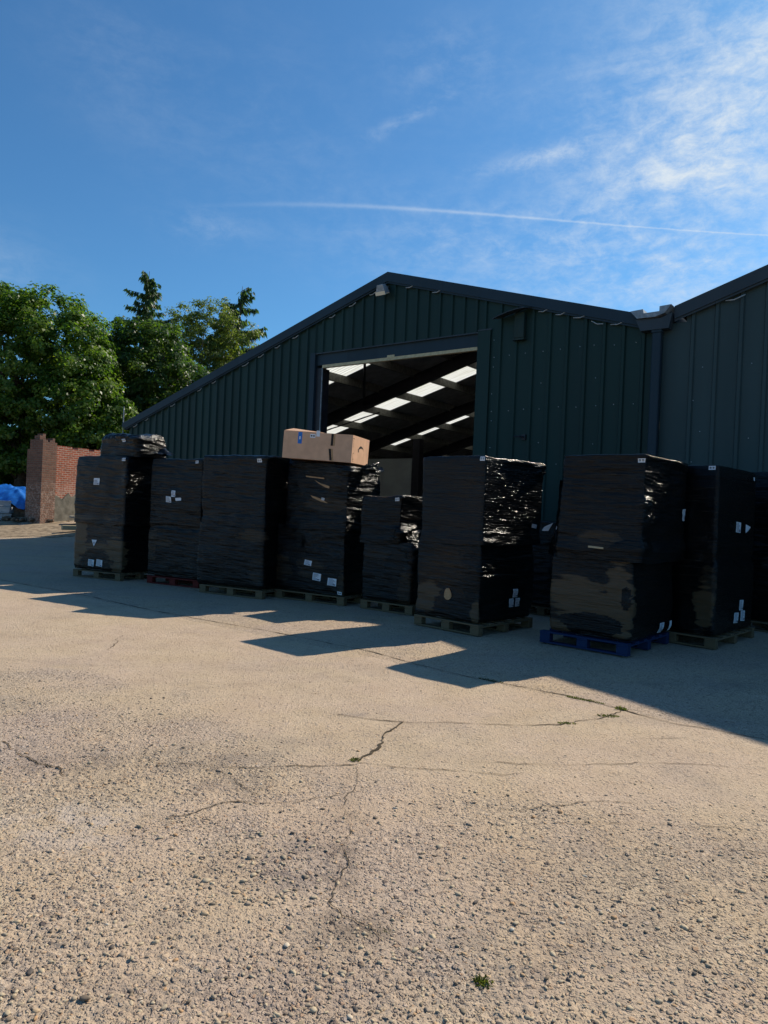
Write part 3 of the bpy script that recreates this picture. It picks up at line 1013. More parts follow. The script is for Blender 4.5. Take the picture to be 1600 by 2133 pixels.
# door surround
mb = MB()
mb.box(D_L - 0.18, D_L, -0.06, 0.3, 0, D_T + 0.02)
mb.build('door_jamb', M['trim'], wh)
mb = MB()
mb.box(D_L + 0.002, D_L + 0.2, 0.02, 0.34, 0, 5.42)
mb.build('guide_rail', M['steel'], wh)
MB().box(D_L + 0.2, D_L + 0.222, 0.02, 0.05, 0, 5.42).build('guide_edge', M['galv'], wh)
mb = MB()
mb.box(D_R, D_R + 0.33, -0.052, -0.02, 0, D_T + 0.02)
mb.box(D_R, D_R + 0.02, -0.05, 0.35, 0, D_T + 0.01)
mb.build('door_jamb', M['clad'], wh)
mb = MB()
mb.box(D_L, D_R, -0.045, 0.0, D_T - 0.02, D_T + 0.01)
mb.box(D_R, D_R + 0.36, -0.06, -0.05, D_T + 0.02, D_T + 0.05)
mb.build('lintel_flashing', M['trim2'], wh)
sh = MB().box(D_L + 0.002, D_R - 0.002, 0.03, 0.4, 5.5, D_T + 0.12).build('roller_shutter', M['trim'], wh)
MB().box(D_L + 0.21, D_R - 0.002, 0.02, 0.12, 5.42, 5.498).build('bottom_rail', M['tan'], sh)
MB().box(-11.05, -10.82, 0.012, 0.018, 5.47, 5.55).build('plate', M['tan'], sh)
# foam filler strips hanging out under the verge
rs = np.random.RandomState(3)
fl = []
for s in np.concatenate([np.arange(-22.0, -11.4, 0.69), np.arange(-10.5, -4.8, 0.405)]):
    if rs.rand() < 0.28:
        continue
    sg = 1 if s < AP_S else -1
    z = roofz(s) - 0.235
    L_ = 0.22 + 0.12 * rs.rand()
    dz_ = (-SL * -sg) * L_ * (0.6 + rs.rand()) * (1 if sg > 0 else 0.2) + (0.05 * (rs.rand() - 0.3))
    mb = MB()
    p0 = Vector((s, -0.06, z))
    p2 = Vector((s + L_, -0.1, z + (0.03 + 0.05 * rs.rand() if sg > 0 else 0.02 - 0.12 * (rs.rand() < 0.5))))
    p1 = (p0 + p2) / 2 + Vector((0, -0.01, -0.035))
    mb.tube([p0, p0 * 0.4 + p1 * 0.6, p1, p1 * 0.4 + p2 * 0.6, p2], 0.011, 6)
    mb.build('filler_strip', M['filler'], wh, smooth=True)


_scr = []


def screws(name, rows, parent):
    for s, z in rows:
        if not _scr:
            mb = MB()
            mb.prism([(0.0085 * math.cos(a), 0.0085 * math.sin(a)) for a in np.linspace(0, 2 * math.pi, 7)[:-1]], 'y', -0.014, 0.0)
            o = mb.build(name, M['screw'], parent)
            _scr.append(o)
        else:
            o = _scr[0].copy()
            COL.objects.link(o)
            o.parent = parent
        o.location = (s, 0, z)


rows = []
rs = np.random.RandomState(8)
for z in (2.72, 3.96, 5.22):
    rows += [(s + rs.randn() * 0.02, z + rs.randn() * 0.015) for s in np.arange(-7.95, -4.5, 0.405)]
rows += [(s + rs.randn() * 0.02, 5.95 + 0.01 * rs.randn()) for s in np.arange(D_L + 0.2, D_R, 0.345)]
rows += [(D_R + 0.42 + rs.randn() * 0.01, z) for z in np.arange(2.5, 5.8, 0.62)]
rows += [(s, z + rs.randn() * 0.02) for s in (-6.75, -5.52) for z in (3.2, 4.55)]
screws('screw_head', rows, wh)

# second warehouse, joined at the valley
R0, RSL, RAP = -3.95, 0.335, 5.2
rz2 = lambda s: 5.8 + RSL * (min(s, RAP) - R0) - RSL * max(0, s - RAP)
wh2 = thing('warehouse', 'second dark warehouse gable at the right edge, rising from the valley gutter', 'warehouse', (*(DW * EN), 0), WROT)
clad_sheet('wall_cladding', [(profile_s(VAL + 0.422, R0 + 0.2, 0.405, phase=5), -0.2, 5.5), (profile_s(R0 + 0.2, 14.5, 0.425, phase=0.08), -0.2, lambda s: rz2(s) - 0.1)], M['clad2'], wh2)
mb = MB()
verge(mb, R0, rz2(R0), RAP, rz2(RAP), -0.14, 0.5, 0.25)
verge(mb, RAP, rz2(RAP), 14.6, rz2(14.6), -0.14, 0.5, 0.25)
mb.build('verge_flashing', M['trim2'], wh2)
mb = MB()
mb.add([(R0, 0.0, rz2(R0) - 0.08), (RAP, 0.0, rz2(RAP) - 0.08), (RAP, 25, rz2(RAP) - 0.08), (R0, 25, rz2(R0) - 0.08)], [[0, 1, 2, 3]])
mb.add([(RAP, 0.0, rz2(RAP) - 0.08), (14.6, 0.0, rz2(14.6) - 0.08), (14.6, 25, rz2(14.6) - 0.08), (RAP, 25, rz2(RAP) - 0.08)], [[0, 1, 2, 3]])
mb.build('roof', M['trim2'], wh2)
mb = MB()
mb.add([(14.5, 0.02, 0), (14.5, 25, 0), (14.5, 25, rz2(14.5) - .1), (14.5, 0.02, rz2(14.5) - .1)], [[0, 1, 2, 3]])
mb.add([(R0, 25, 0), (14.5, 25, 0), (14.5, 25, rz2(14.5) - .1), (RAP, 25, rz2(RAP) - .1), (R0, 25, rz2(R0) - .1)], [[0, 1, 2, 3, 4]])
mb.build('rear_wall', M['clad2'], wh2)
for s in np.arange(R0 + 0.9, 3.5, 0.85):
    z = rz2(s) - 0.31
    MB().tube([(s, -0.08, z), (s + 0.15, -0.1, z - 0.01), (s + 0.34, -0.1, z + 0.06)], 0.011, 6).build('filler_strip', M['filler'], wh2, smooth=True)
rows = []
for z in (2.75, 3.95, 5.15):
    rows += [(s + rs.randn() * 0.02, z + rs.randn() * 0.015) for s in np.arange(R0 + 0.35, 2, 0.425)]
rows += [(s, z + rs.randn() * 0.05) for s in (-3.42, -2.57) for z in (3.3, 4.6)]
screws('screw_head', rows, wh2)
# valley gutter end and square downpipe
gp = [(-4.72, 5.80), (-4.50, 5.56), (-4.12, 5.56), (-3.86, 5.78), (-3.9, 5.81), (-4.14, 5.60), (-4.47, 5.60), (-4.66, 5.83)]
gu = thing('valley_gutter', 'grey folded metal valley gutter end poking out between the two gables', 'gutter', (*(DW * EN), 0), WROT)
gm = MB()
for a, b in ((0, 7), (1, 6), (2, 5), (3, 4)):
    pass
gpoly = [(-4.76, 5.76), (-4.62, 5.60), (-4.27, 5.595), (-4.09, 5.65), (-3.97, 5.80), (-4.19, 5.79), (-4.192, 5.695), (-4.49, 5.69), (-4.51, 5.775)]
gm.prism(gpoly, 'y', -0.3, 24.0)
gm.build('gutter_trough', M['galv'], gu)
MB().prism([(-4.66, 5.59), (-4.56, 5.36), (-4.02, 5.36), (-3.96, 5.66), (-4.17, 5.575), (-4.6, 5.592)], 'y', -0.24, -0.03).build('gutter_apron', M['trim2'], gu)
dp = MB()
dp.box(-4.34, -4.17, -0.2, -0.05, 0.05, 5.35, bev=0.015)
dp.box(-4.36, -4.15, -0.22, -0.045, 5.3, 5.42, bev=0.015)
dp = dp.build('downpipe', M['trim'])
dp.location = (*(DW * EN), 0)
dp.rotation_euler = (0, 0, WROT)
tag(dp, 'square dark downpipe running down the wall below the valley gutter', 'downpipe')

# floodlight under the apex
f0 = thing('floodlight', 'small cream faced floodlight fixed under the peak of the gable', 'floodlight', (*wxy(-11.1, -0.06), 7.2), WROT)
T = Matrix.Rotation(R(-38), 4, 'X')
mb = MB().box(-0.02, 0.02, -0.16, 0.05, 0.02, 0.06)
mb.box(-0.05, 0.05, 0.0, 0.06, -0.05, 0.12)
mb.build('bracket', M['lampbody'], f0)
mb = MB()
T = Matrix.Translation((0, -0.2, -0.02)) @ Matrix.Rotation(R(25), 4, 'X')
mb.add([tuple(T @ Vector(v)) for v in [(-.09, -.06, .12), (.09, -.06, .12), (.09, .06, .12), (-.09, .06, .12), (-.15, -.1, -.1), (.15, -.1, -.1), (.15, .1, -.1), (-.15, .1, -.1)]],
       [[0, 1, 2, 3], [0, 4, 5, 1], [1, 5, 6, 2], [2, 6, 7, 3], [3, 7, 4, 0], [7, 6, 5, 4]])
mb.build('lamp_housing', M['galv'], f0)
mb = MB()
mb.box(-0.14, 0.14, -0.092, 0.09, -0.125, -0.102, T=T)
mb.box(-0.15, 0.15, -0.115, -0.101, -0.13, -0.04, T=T)
mb.build('lens', M['lampglass'], f0)
# hooded vent outlet
v0 = thing('vent_cowl', 'dark metal extractor vent with slanted rain hood on the gable wall', 'vent', (*wxy(-7.3, -0.04), 5.5), WROT)
MB().box(-0.1, 0.14, -0.1, 0.03, 0.05, 0.62, bev=0.01).build('duct', M['clad'], v0)
_hp = [(-0.55, 0.555, -0.3), (-0.38, 0.60, -0.34), (-0.15, 0.65, -0.36), (0.08, 0.69, -0.36), (0.25, 0.70, -0.34)]
_hv = [(a, c_, b - 0.05) for a, b, c_ in _hp] + [(a + 0.06, 0.0, b + 0.03) for a, b, c_ in _hp]
_hv += [(a, b, c_ - 0.018) for a, b, c_ in _hv]
_hf = [[i, i + 1, i + 6, i + 5] for i in range(4)] + [[10 + i + 5, 10 + i + 6, 10 + i + 1, 10 + i] for i in range(4)] + [[i + 10, i + 11, i + 1, i] for i in range(4)] + [[0, 5, 15, 10], [4, 14, 19, 9]]
MB().add(_hv, _hf).build('rain_hood', M['trim2'], v0)
MB().box(-0.12, 0.16, -0.12, 0.02, 0.0, 0.04).build('sill', M['clad'], v0)
h0 = MB().tube([(0, 0, 0), (0, -0.1, 0), (-0.02, -0.14, 0.0), (-0.16, -0.15, 0.0)], 0.018, 8).box(-0.05, 0.05, -0.01, 0.03, -0.06, 0.06).build('wall_tap', M['steel'])
h0.location = (*wxy(-7.1, -0.04), 3.34)
h0.rotation_euler = (0, 0, WROT)
tag(h0, 'small dark hook fitting sticking out of the green wall', 'wall fitting')


# ------------------------------------------------------------------ pallets
def make_pallet(mt, w, d, label, cx, cy, yaw, blockh=0.078):
    """origin at its near front right corner, x to the left is negative, y runs back"""
    t0 = thing('pallet', label, 'pallet', (cx, cy, 0.0), yaw, 'pallets on the yard')
    z = 0.004
    for y0 in (0.0, d / 2 - 0.05, d - 0.1):
        MB().box(-w, 0, y0, y0 + 0.1, z, z + 0.02, bev=0.003).build('bottom_board', mt, t0)
    for y0 in (0.0, d / 2 - 0.05, d - 0.1):
        for x0 in (-w, -w / 2 - 0.07, -0.14):
            MB().box(x0 + 0.001, x0 + 0.139, y0 + 0.001, y0 + 0.099, z + 0.0205, z + 0.0205 + blockh, bev=0.004).build('block', mt, t0)
    z1 = z + 0.0215 + blockh
    for x0 in (-w, -w / 2 - 0.07, -0.14):
        MB().box(x0, x0 + 0.14, 0.0, d, z1, z1 + 0.02, bev=0.003).build('stringer_board', mt, t0)
    z2 = z1 + 0.0205
    k = 6
    bw = 0.105
    for i in range(k):
        y0 = (d - bw) * i / (k - 1)
        MB().box(-w, 0, y0, y0 + bw, z2, z2 + 0.02, bev=0.003).build('deck_board', mt, t0)
    return z2 + 0.021


# ------------------------------------------------------------------ wrapped loads
class Load:
    """a stretch-wrapped box: local origin at the near front right corner on the ground plan,
    x = along the front (right is +), y = back. a = distance along the skin from the front left edge."""

    def __init__(self, x0, x1, y0, y1, z0, z1, seed, prof=None, lean=(0, 0), crumple=(), thin=(), bulge=0.042, wr=1.35, topn=0.03, r=0.03, slope=0.0):
        self.__dict__.update(locals())
        self.w, self.d = x1 - x0, y1 - y0
        self.z0u = 0.0
        rl_ = random.Random(seed * 7 + 1)
        self.lean = (rl_.uniform(-0.03, 0.03), rl_.uniform(-0.02, 0.02))
        self.prof = prof or [(0, 0.0), (1, 0.0)]

    def rr(self, a):
        w, d, r = self.w, self.d, self.r
        per = 2 * (w + d)
        a = np.mod(a, per)
        x = np.where(a < w, a, np.where(a < w + d, w, np.where(a < 2 * w + d, 2 * w + d - a, 0.0)))
        y = np.where(a < w, 0.0, np.where(a < w + d, a - w, np.where(a < 2 * w + d, d, per - a)))
        cx, cy = np.clip(x, r, w - r), np.clip(y, r, d - r)
        ex, ey = x - cx, y - cy
        L = np.hypot(ex, ey) + 1e-9
        nx, ny = ex / L, ey / L
        return cx + nx * r, cy + ny * r, nx, ny

    def surf(self, a, z, off=0.0):
        a, z = np.broadcast_arrays(np.asarray(a, float), np.asarray(z, float))
        x, y, nx, ny = self.rr(a)
        f = (z - self.z0) / (self.z1 - self.z0)
        s = self.seed
        k = s * 13.7
        ins = np.interp(f + 0.09 * (fbm(a * 2.2 + k, f * 3 + k, 68, 3) - 0.5) * (f < 0.9), [p[0] for p in self.prof], [p[1] for p in self.prof])
        d = -ins
        d = d + self.bulge * (fbm(a * 1.3 + k, z * 1.6 + k, 60, 3) - 0.5) * 2
        d = d + self.wr * (0.010 * (vn(a * 2.2 + k, z * 13 + k, 61) - 0.5) + 0.009 * (ridge(a * 3.1 + k + z * 2, z * 24 + k + a * 1.5, 62) - 0.5))
        d = d + self.wr * 0.004 * (vn(a * 8 + k, z * 50 + k, 63) - 0.5)
        for (a0, zc, ra, rz_, amp) in self.crumple:
            g = np.exp(-((a - a0) / ra) ** 2 - ((z - zc) / rz_) ** 2)
            c_ = ridge(a * 9 + k + vn(z * 6, a * 6, 70) * 2, z * 15 + k, 64) * 0.7 + ridge(a * 21 + k, z * 30 + k + a * 9, 65) * 0.4
            d = d + g * amp * c_
        d = d + off
        zt = z + self.topn * f ** 6 * (fbm(a * 2.5 + k, z * 0 + k, 66, 3) - 0.5) * 2
        if self.z0u > 0.5:
            zt = zt - 0.06 * (1 - f) ** 10 * (fbm(a * 4 + k, z * 0 + k, 69, 4) - 0.35)
        fx = x / self.w
        zt = zt + self.slope * f ** 3 * (fx - 0.5)
        X = self.x0 + x + nx * d + self.lean[0] * f
        Y = self.y0 + y + ny * d + self.lean[1] * f
        return np.stack([X, Y, zt], -1)

    def build(self, root, m_):
        w, d = self.w, self.d
        per = 2 * (w + d)
        na = int(per / 0.022)
        a = -d + np.arange(na) * per / na
        nz = max(8, int((self.z1 - self.z0) / 0.013))
        z = np.linspace(self.z0, self.z1, nz)
        A, Z = np.meshgrid(a, z)
        V = self.surf(A, Z)
        rings = [V.reshape(-1, 3)]
        th = np.zeros_like(A)
        k = self.seed * 13.7
        for (a0, zc, ra, rz_, amp) in self.thin:
            q = ((A - a0) / ra) ** 2 + ((Z - zc) / rz_) ** 2 + 0.9 * (fbm(A * 2.5 + k, Z * 4 + k, 80) - 0.5) + 1.5 * (fbm(A * 2 + k, Z * 26 + k, 84, 3) - 0.5)
            th = np.maximum(th, amp * sstep(q, 1.15, 0.6)) if amp > 0 else np.where(q < 0.85, th * 0.05, th)
        th = th + 0.22 * sstep(fbm(A * 1.4 + k, Z * 5 + k, 82), 0.5, 0.75) * sstep(vn(A * 2, Z * 40 + k, 85), 0.2, 0.8)
        att = [th.ravel()]
        top = V[-1]
        c = top.mean(0)
        nr = 12
        for i in range(1, nr + 1):
            f = (1 - i / nr)
            p = c + (top - c) * f
            p = p.copy()
            p[:, 2] = top[:, 2] * f + (c[2]) * (1 - f) + self.topn * (fbm(p[:, 0] * 5 + k, p[:, 1] * 5 + k, 67) - 0.45) * min(1, i / 2) * 1.2 + 0.012 * (i > 0)
            rings.append(p)
            att.append(np.zeros(na))
        V = np.concatenate(rings)
        F = grid_faces(na, nz + nr, wrap=True)
        return link_mesh('film_wrap', V, F, m_, root, smooth=True, attrs={'thin': ('POINT', np.concatenate(att))})

    def label(self, root, a, z, w, h, rot=0.0, style='sheet', m_=None, name='paper_label', poly=None):
        """flat paper conforming to the film; style adds printed lines"""
        mb = MB()
        c, s_ = math.cos(R(rot)), math.sin(R(rot))

        def P(u, v, off):
            uu, vv = c * u - s_ * v, s_ * u + c * v
            return tuple(self.surf(a + uu, z + vv, off))

        def quad(u0, u1, v0, v1, off, mi, nu=4, nv=4):
            vs = [P(u0 + (u1 - u0) * i / nu, v0 + (v1 - v0) * j / nv, off) for j in range(nv + 1) for i in range(nu + 1)]
            fs = [[j * (nu + 1) + i, j * (nu + 1) + i + 1, (j + 1) * (nu + 1) + i + 1, (j + 1) * (nu + 1) + i] for j in range(nv) for i in range(nu)]
            mb.add(vs, fs, mi)
        if poly:
            cu, cv = sum(p[0] for p in poly) / len(poly), sum(p[1] for p in poly) / len(poly)
            vs = [P(cu * w, cv * h, 0.008)] + [P(p[0] * w, p[1] * h, 0.008) for p in poly]
            n = len(poly)
            mb.add(vs, [[0, 1 + i, 1 + (i + 1) % n] for i in range(n)], 0)
            if style == 'warn':
                quad(-0.1 * w, 0.1 * w, -0.1 * h, 0.2 * h, 0.0105, 1, 1, 1)
        else:
            quad(-w / 2, w / 2, -h / 2, h / 2, 0.008, 0)
        if style == 'sheet':
            rg = random.Random(int(a * 1000) + int(z * 977))
            n = 9
            for i in range(n):
                v = h * (0.4 - 0.8 * i / (n - 1))
                L = w * (0.45 + 0.35 * rg.random())
                quad(-w * 0.4, -w * 0.4 + L, v - h * 0.02, v + h * 0.02, 0.0105, 1, 2, 1)
            quad(w * 0.12, w * 0.4, -h * 0.42, -h * 0.25, 0.0108, 1, 1, 1)
        elif style == 'tag':
            for u0, u1 in ((-0.36, -0.08), (0.08, 0.34)):
                for v0, v1 in ((0.02, 0.24), (-0.22, -0.08)):
                    quad(u0 * w, u1 * w, v0 * h, v1 * h, 0.0105, 1, 1, 1)
        return mb.build(name, None, root, mats=[m_ or M['paper'], M['ink'] if style != 'tag' else M['inkblack']])


def flap(root, pts, m_, seed, name='loose_film', amp=0.03, n=14):
    """crumpled loose sheet spanned by four corner points (local)"""
    p = [np.array(q, float) for q in pts]
    u, v = np.meshgrid(np.linspace(0, 1, n), np.linspace(0, 1, n))
    B = (p[0] * ((1 - u) * (1 - v))[..., None] + p[1] * (u * (1 - v))[..., None] + p[2] * (u * v)[..., None] + p[3] * ((1 - u) * v)[..., None])
    nr = np.cross(p[1] - p[0], p[3] - p[0])
    nr /= np.linalg.norm(nr) + 1e-9
    k = seed * 7.1
    dsp = (ridge(u * 3 + k, v * 4 + k, 90) * 0.7 + ridge(u * 7 + k, v * 8 + k, 91) * 0.4 - 0.5) * amp
    B = B + nr * dsp[..., None] + np.array([0, 0, 1]) * ((vn(u * 4 + k, v * 4 + k, 92) - 0.5) * amp)[..., None]
    return link_mesh(name, B.reshape(-1, 3), grid_faces(n, n), m_, root, smooth=True, attrs={'thin': ('POINT', np.zeros(n * n))})


CC = {'S1': (-5.0, 13.59, -26), 'S2': (-3.34, 12.99, -26), 'S3': (-1.98, 11.86, -27), 'S4': (-0.59, 11.48, -31),
      'S5': (0.49, 10.76, -36), 'S6': (1.29, 9.2, -44), 'S7': (2.9, 8.25, -41), 'S8': (4.26, 8.97, -44)}
# the ninth stack stands behind, at the right frame edge
CC['S9'] = (6.35, 10.1, -44)
GRP = 'black wrapped pallet loads along the yard'


def load_thing(k, label, z0):
    x, y, yaw = CC[k]
    return thing('wrapped_load', label, 'wrapped load', (x, y, z0), R(yaw), GRP)


def L_build(k, label, mt, **kw):
    z0 = kw['z0']
    root = load_thing(k, label, z0)
    kw['z1'] -= z0
    kw['z0'] = 0.0
    for q in ('crumple', 'thin'):
        kw[q] = [(a, z - z0, ra, rz_, am) for (a, z, ra, rz_, am) in kw.get(q, ())]
    ld = Load(**kw)
    ld.zoff = ld.z0u = z0
    ld.build(root, M[mt])
    return root, ld


def lab(rl, side, u, z, w, h, rot=0.0, style='sheet', **kw):
    """side f: u = local x on the front; side s: u = local y on the right side"""
    root, ld = rl
    a = (u - ld.x0) if side == 'f' else ld.w + (u - ld.y0)
    return ld.label(root, a, z - ld.zoff, w, h, rot, style, **kw)


PT = 0.165
lower_prof = [(0, 0.02), (0.05, 0.0), (0.5, -0.01), (0.93, 0.0), (1, 0.012)]
upper_prof = [(0, -0.008), (0.04, -0.004), (0.09, 0.004), (0.15, 0.014), (0.3, 0.005), (0.95, 0.0), (1, 0.012)]

# --- stack one (farthest left) with a small bundle on top
make_pallet(M['wood'], 1.28, 1.15, 'pine pallet under the leftmost stack, beside the warning triangle sticker', *CC['S1'][:2], R(CC['S1'][2]))
s1a = L_build('S1', 'black wrapped load with brown arc showing and two white sheets, bottom of the leftmost stack', 'film', x0=-1.29, x1=0.0, y0=0.02, y1=1.12, z0=PT, z1=1.12, seed=1, prof=lower_prof,
              thin=[(0.1, 0.75, 0.24, 0.55, 1.5), (1.15, 0.45, 0.3, 0.4, 1.3), (0.6, 0.6, 0.5, 0.12, 0.9), (0.62, 0.25, 0.46, 0.32, -1)], bulge=0.02, wr=0.6)
lab(s1a, 'f', -0.74, 0.69, 0.14, 0.13, 0, 'warn', poly=[(-0.5, 0.5), (0.0, -0.5), (0.5, 0.5)], name='warning_sticker')
lab(s1a, 'f', -0.80, 0.30, 0.15, 0.13, -3)
lab(s1a, 'f', -0.58, 0.31, 0.16, 0.13, -4)
s1b = L_build('S1', 'black wrapped load with one white sheet, upper one of the leftmost stack', 'film_b', x0=-1.31, x1=0.05, y0=0.0, y1=1.1, z0=1.08, z1=2.39, seed=2, prof=upper_prof,
              crumple=[(1.4, 1.95, 0.12, 0.1, 0.05), (1.42, 2.3, 0.3, 0.06, 0.04)], thin=[(0.5, 1.2, 0.7, 0.06, 0.5)])
lab(s1b, 'f', -0.71, 1.9, 0.145, 0.13, 1)
lab(s1b, 'f', -0.02, 2.33, 0.09, 0.055, 2, 'tag', name='corner_tag')
s1c = L_build('S1', 'small crumpled black film bundle lying on top of the leftmost stack', 'film_c', x0=-0.82, x1=0.2, y0=0.1, y1=0.9, z0=2.42, z1=2.83, seed=3,
              prof=[(0, 0.0), (0.3, -0.01), (0.8, 0.02), (1, 0.09)], crumple=[(1.1, 2.75, 0.5, 0.12, 0.07), (0.5, 2.8, 0.5, 0.08, 0.06), (1.2, 2.5, 0.25, 0.12, 0.06)], topn=0.07, r=0.08, wr=1.8)
lab(s1c, 'f', -0.13, 2.71, 0.09, 0.055, 2, 'tag', name='corner_tag')
flap(s1c[0], [(0.15, 0.1, 0.0), (0.62, 0.35, 0.02), (0.6, 0.7, 0.05), (0.15, 0.7, 0.22)], M['film_c'], 4, amp=0.07)

# --- stack two on the red pallet
make_pallet(M['redwood'], 1.26, 1.1, 'red painted pallet under the second stack from the left', *CC['S2'][:2], R(CC['S2'][2]))
s2 = L_build('S2', 'tall black wrapped load with three white sheets in a cluster, standing on the red pallet', 'film_b', x0=-1.29, x1=-0.03, y0=0.02, y1=1.1, z0=PT, z1=2.37, seed=5,
             prof=[(0, 0.02), (0.04, 0.0), (0.38, -0.01), (0.41, 0.025), (0.44, 0.0), (0.9, 0.0), (0.93, -0.012), (1, 0.0)], topn=0.012,
             thin=[(0.12, 0.75, 0.16, 0.35, 0.5), (0.4, 0.78, 0.3, 0.08, 0.6), (1.0, 0.7, 0.12, 0.5, 0.3)])
lab(s2, 'f', -0.68, 1.72, 0.095, 0.12, -3)
lab(s2, 'f', -0.80, 1.61, 0.13, 0.11, -4, 'sheet', poly=None)
lab(s2, 'f', -0.56, 1.62, 0.13, 0.055, 5, 'plain')
lab(s2, 'f', -0.16, 2.32, 0.075, 0.05, 2, 'tag', name='corner_tag')

# --- stack three
make_pallet(M['wood'], 1.36, 1.15, 'pine pallet under the tall plain stack, third from the left', *CC['S3'][:2], R(CC['S3'][2]))
s3a = L_build('S3', 'plain black wrapped load without sheets, bottom of the third stack from the left', 'film_c', x0=-1.42, x1=-0.02, y0=0.02, y1=1.15, z0=PT, z1=1.24, seed=6, prof=lower_prof,
              thin=[(1.2, 1.05, 0.35, 0.12, 0.6), (1.3, 0.5, 0.2, 0.3, 0.35)], crumple=[(1.7, 0.6, 0.1, 0.1, 0.03)])
s3b = L_build('S3', 'black wrapped load with shiny top edge, upper of the third stack from the left', 'film', x0=-1.42, x1=-0.03, y0=0.02, y1=1.15, z0=1.2, z1=2.41, seed=7, prof=upper_prof,
              crumple=[(1.62, 2.38, 0.3, 0.05, 0.05), (1.65, 1.55, 0.12, 0.12, 0.03)], topn=0.035)
lab(s3b, 'f', -0.16, 2.33, 0.1, 0.06, 1, 'tag', name='corner_tag')

# --- stack four with the cardboard box
make_pallet(M['wood'], 1.42, 1.1, 'pine pallet under the stack that carries the cardboard box', *CC['S4'][:2], R(CC['S4'][2]))
s4a = L_build('S4', 'black wrapped load with three staggered white sheets, below the load carrying the cardboard box', 'film_b', x0=-1.45, x1=-0.03, y0=0.02, y1=1.1, z0=PT, z1=1.26, seed=8, prof=lower_prof,
              thin=[(0.1, 0.5, 0.3, 0.25, 0.5), (0.75, 0.55, 0.3, 0.2, 0.45), (1.38, 0.25, 0.1, 0.3, 0.6)], crumple=[(0.7, 0.95, 0.12, 0.1, 0.03), (1.42, 1.2, 0.15, 0.1, 0.05)])
lab(s4a, 'f', -0.74, 0.65, 0.15, 0.085, -6)
lab(s4a, 'f', -0.55, 0.43, 0.16, 0.12, -5)
lab(s4a, 'f', -0.25, 0.37, 0.165, 0.12, -3)
lab(s4a, 'f', -0.1, 0.2, 0.085, 0.05, -3, 'tag', name='corner_tag')
s4b = L_build('S4', 'black wrapped load with torn brown slits in its film, directly under the cardboard box', 'film_c', x0=-1.3, x1=-0.03, y0=0.02, y1=1.05, z0=1.22, z1=2.33, seed=9,
              prof=[(0, -0.008), (0.06, 0.0), (0.12, 0.004), (0.17, 0.022), (0.3, 0.01), (0.95, 0.0), (1, 0.02)], slope=-0.12, topn=0.02,
              thin=[(0.85, 1.65, 0.5, 0.12, 0.55), (1.0, 2.0, 0.3, 0.2, 0.4)], crumple=[(1.12, 2.02, 0.12, 0.22, 0.035), (1.32, 1.4, 0.1, 0.1, 0.06), (1.4, 2.25, 0.25, 0.08, 0.06)], wr=1.5)
lab(s4b, 'f', -0.55, 1.98, 0.34, 0.1, -8, 'plain', m_=M['cardtorn'], name='torn_slit', poly=[(-0.5, 0.32), (-0.1, 0.05), (0.5, -0.1), (0.5, -0.5), (0.25, -0.45), (-0.15, -0.12)])
lab(s4b, 'f', -0.6, 1.72, 0.38, 0.08, -8, 'plain', m_=M['cardtorn'], name='torn_slit', poly=[(-0.5, 0.4), (-0.2, 0.35), (0.15, 0.1), (0.5, -0.45), (0.1, -0.4), (-0.35, 0.0)])
lab(s4b, 'f', -0.52, 1.725, 0.06, 0.04, -8, 'tag', name='corner_tag')
lab(s4b, 'f', -0.7, 2.08, 0.4, 0.02, -2, 'plain', m_=M['cardtorn'], name='torn_slit')

# --- stack five, low
make_pallet(M['wood'], 1.0, 1.05, 'pine pallet under the short stack left of the middle of the row', *CC['S5'][:2], R(CC['S5'][2]))
s5a = L_build('S5', 'black wrapped load with a crumpled corner, bottom of the shortest stack', 'film', x0=-1.0, x1=-0.06, y0=0.02, y1=1.0, z0=PT, z1=1.1, seed=10, prof=lower_prof,
              thin=[(0.85, 0.35, 0.15, 0.3, 0.5), (0.3, 0.9, 0.3, 0.15, 0.4)], crumple=[(1.06, 0.95, 0.16, 0.18, 0.12), (1.12, 0.72, 0.16, 0.14, 0.10)])
s5b = L_build('S5', 'low black wrapped load with shiny crumpled side film, top of the shortest stack', 'film_b', x0=-1.08, x1=-0.3, y0=0.02, y1=1.0, z0=1.06, z1=1.8, seed=11,
              prof=[(0, 0.0), (0.08, 0.0), (0.15, 0.02), (0.9, 0.0), (1, 0.02)], crumple=[(0.86, 1.2, 0.22, 0.10, 0.12), (0.98, 1.3, 0.22, 0.06, 0.09), (1.0, 1.78, 0.3, 0.04, 0.04)], topn=0.03, slope=0.04)
lab(s5b, 'f', -0.37, 1.75, 0.08, 0.05, 0, 'tag', name='corner_tag')
flap(s5b[0], [(-0.3, 0.05, 0.14), (-0.1, 0.05, 0.0), (0.0, 0.55, -0.05), (-0.26, 0.55, 0.2)], M['film_b'], 8, amp=0.09, n=26)

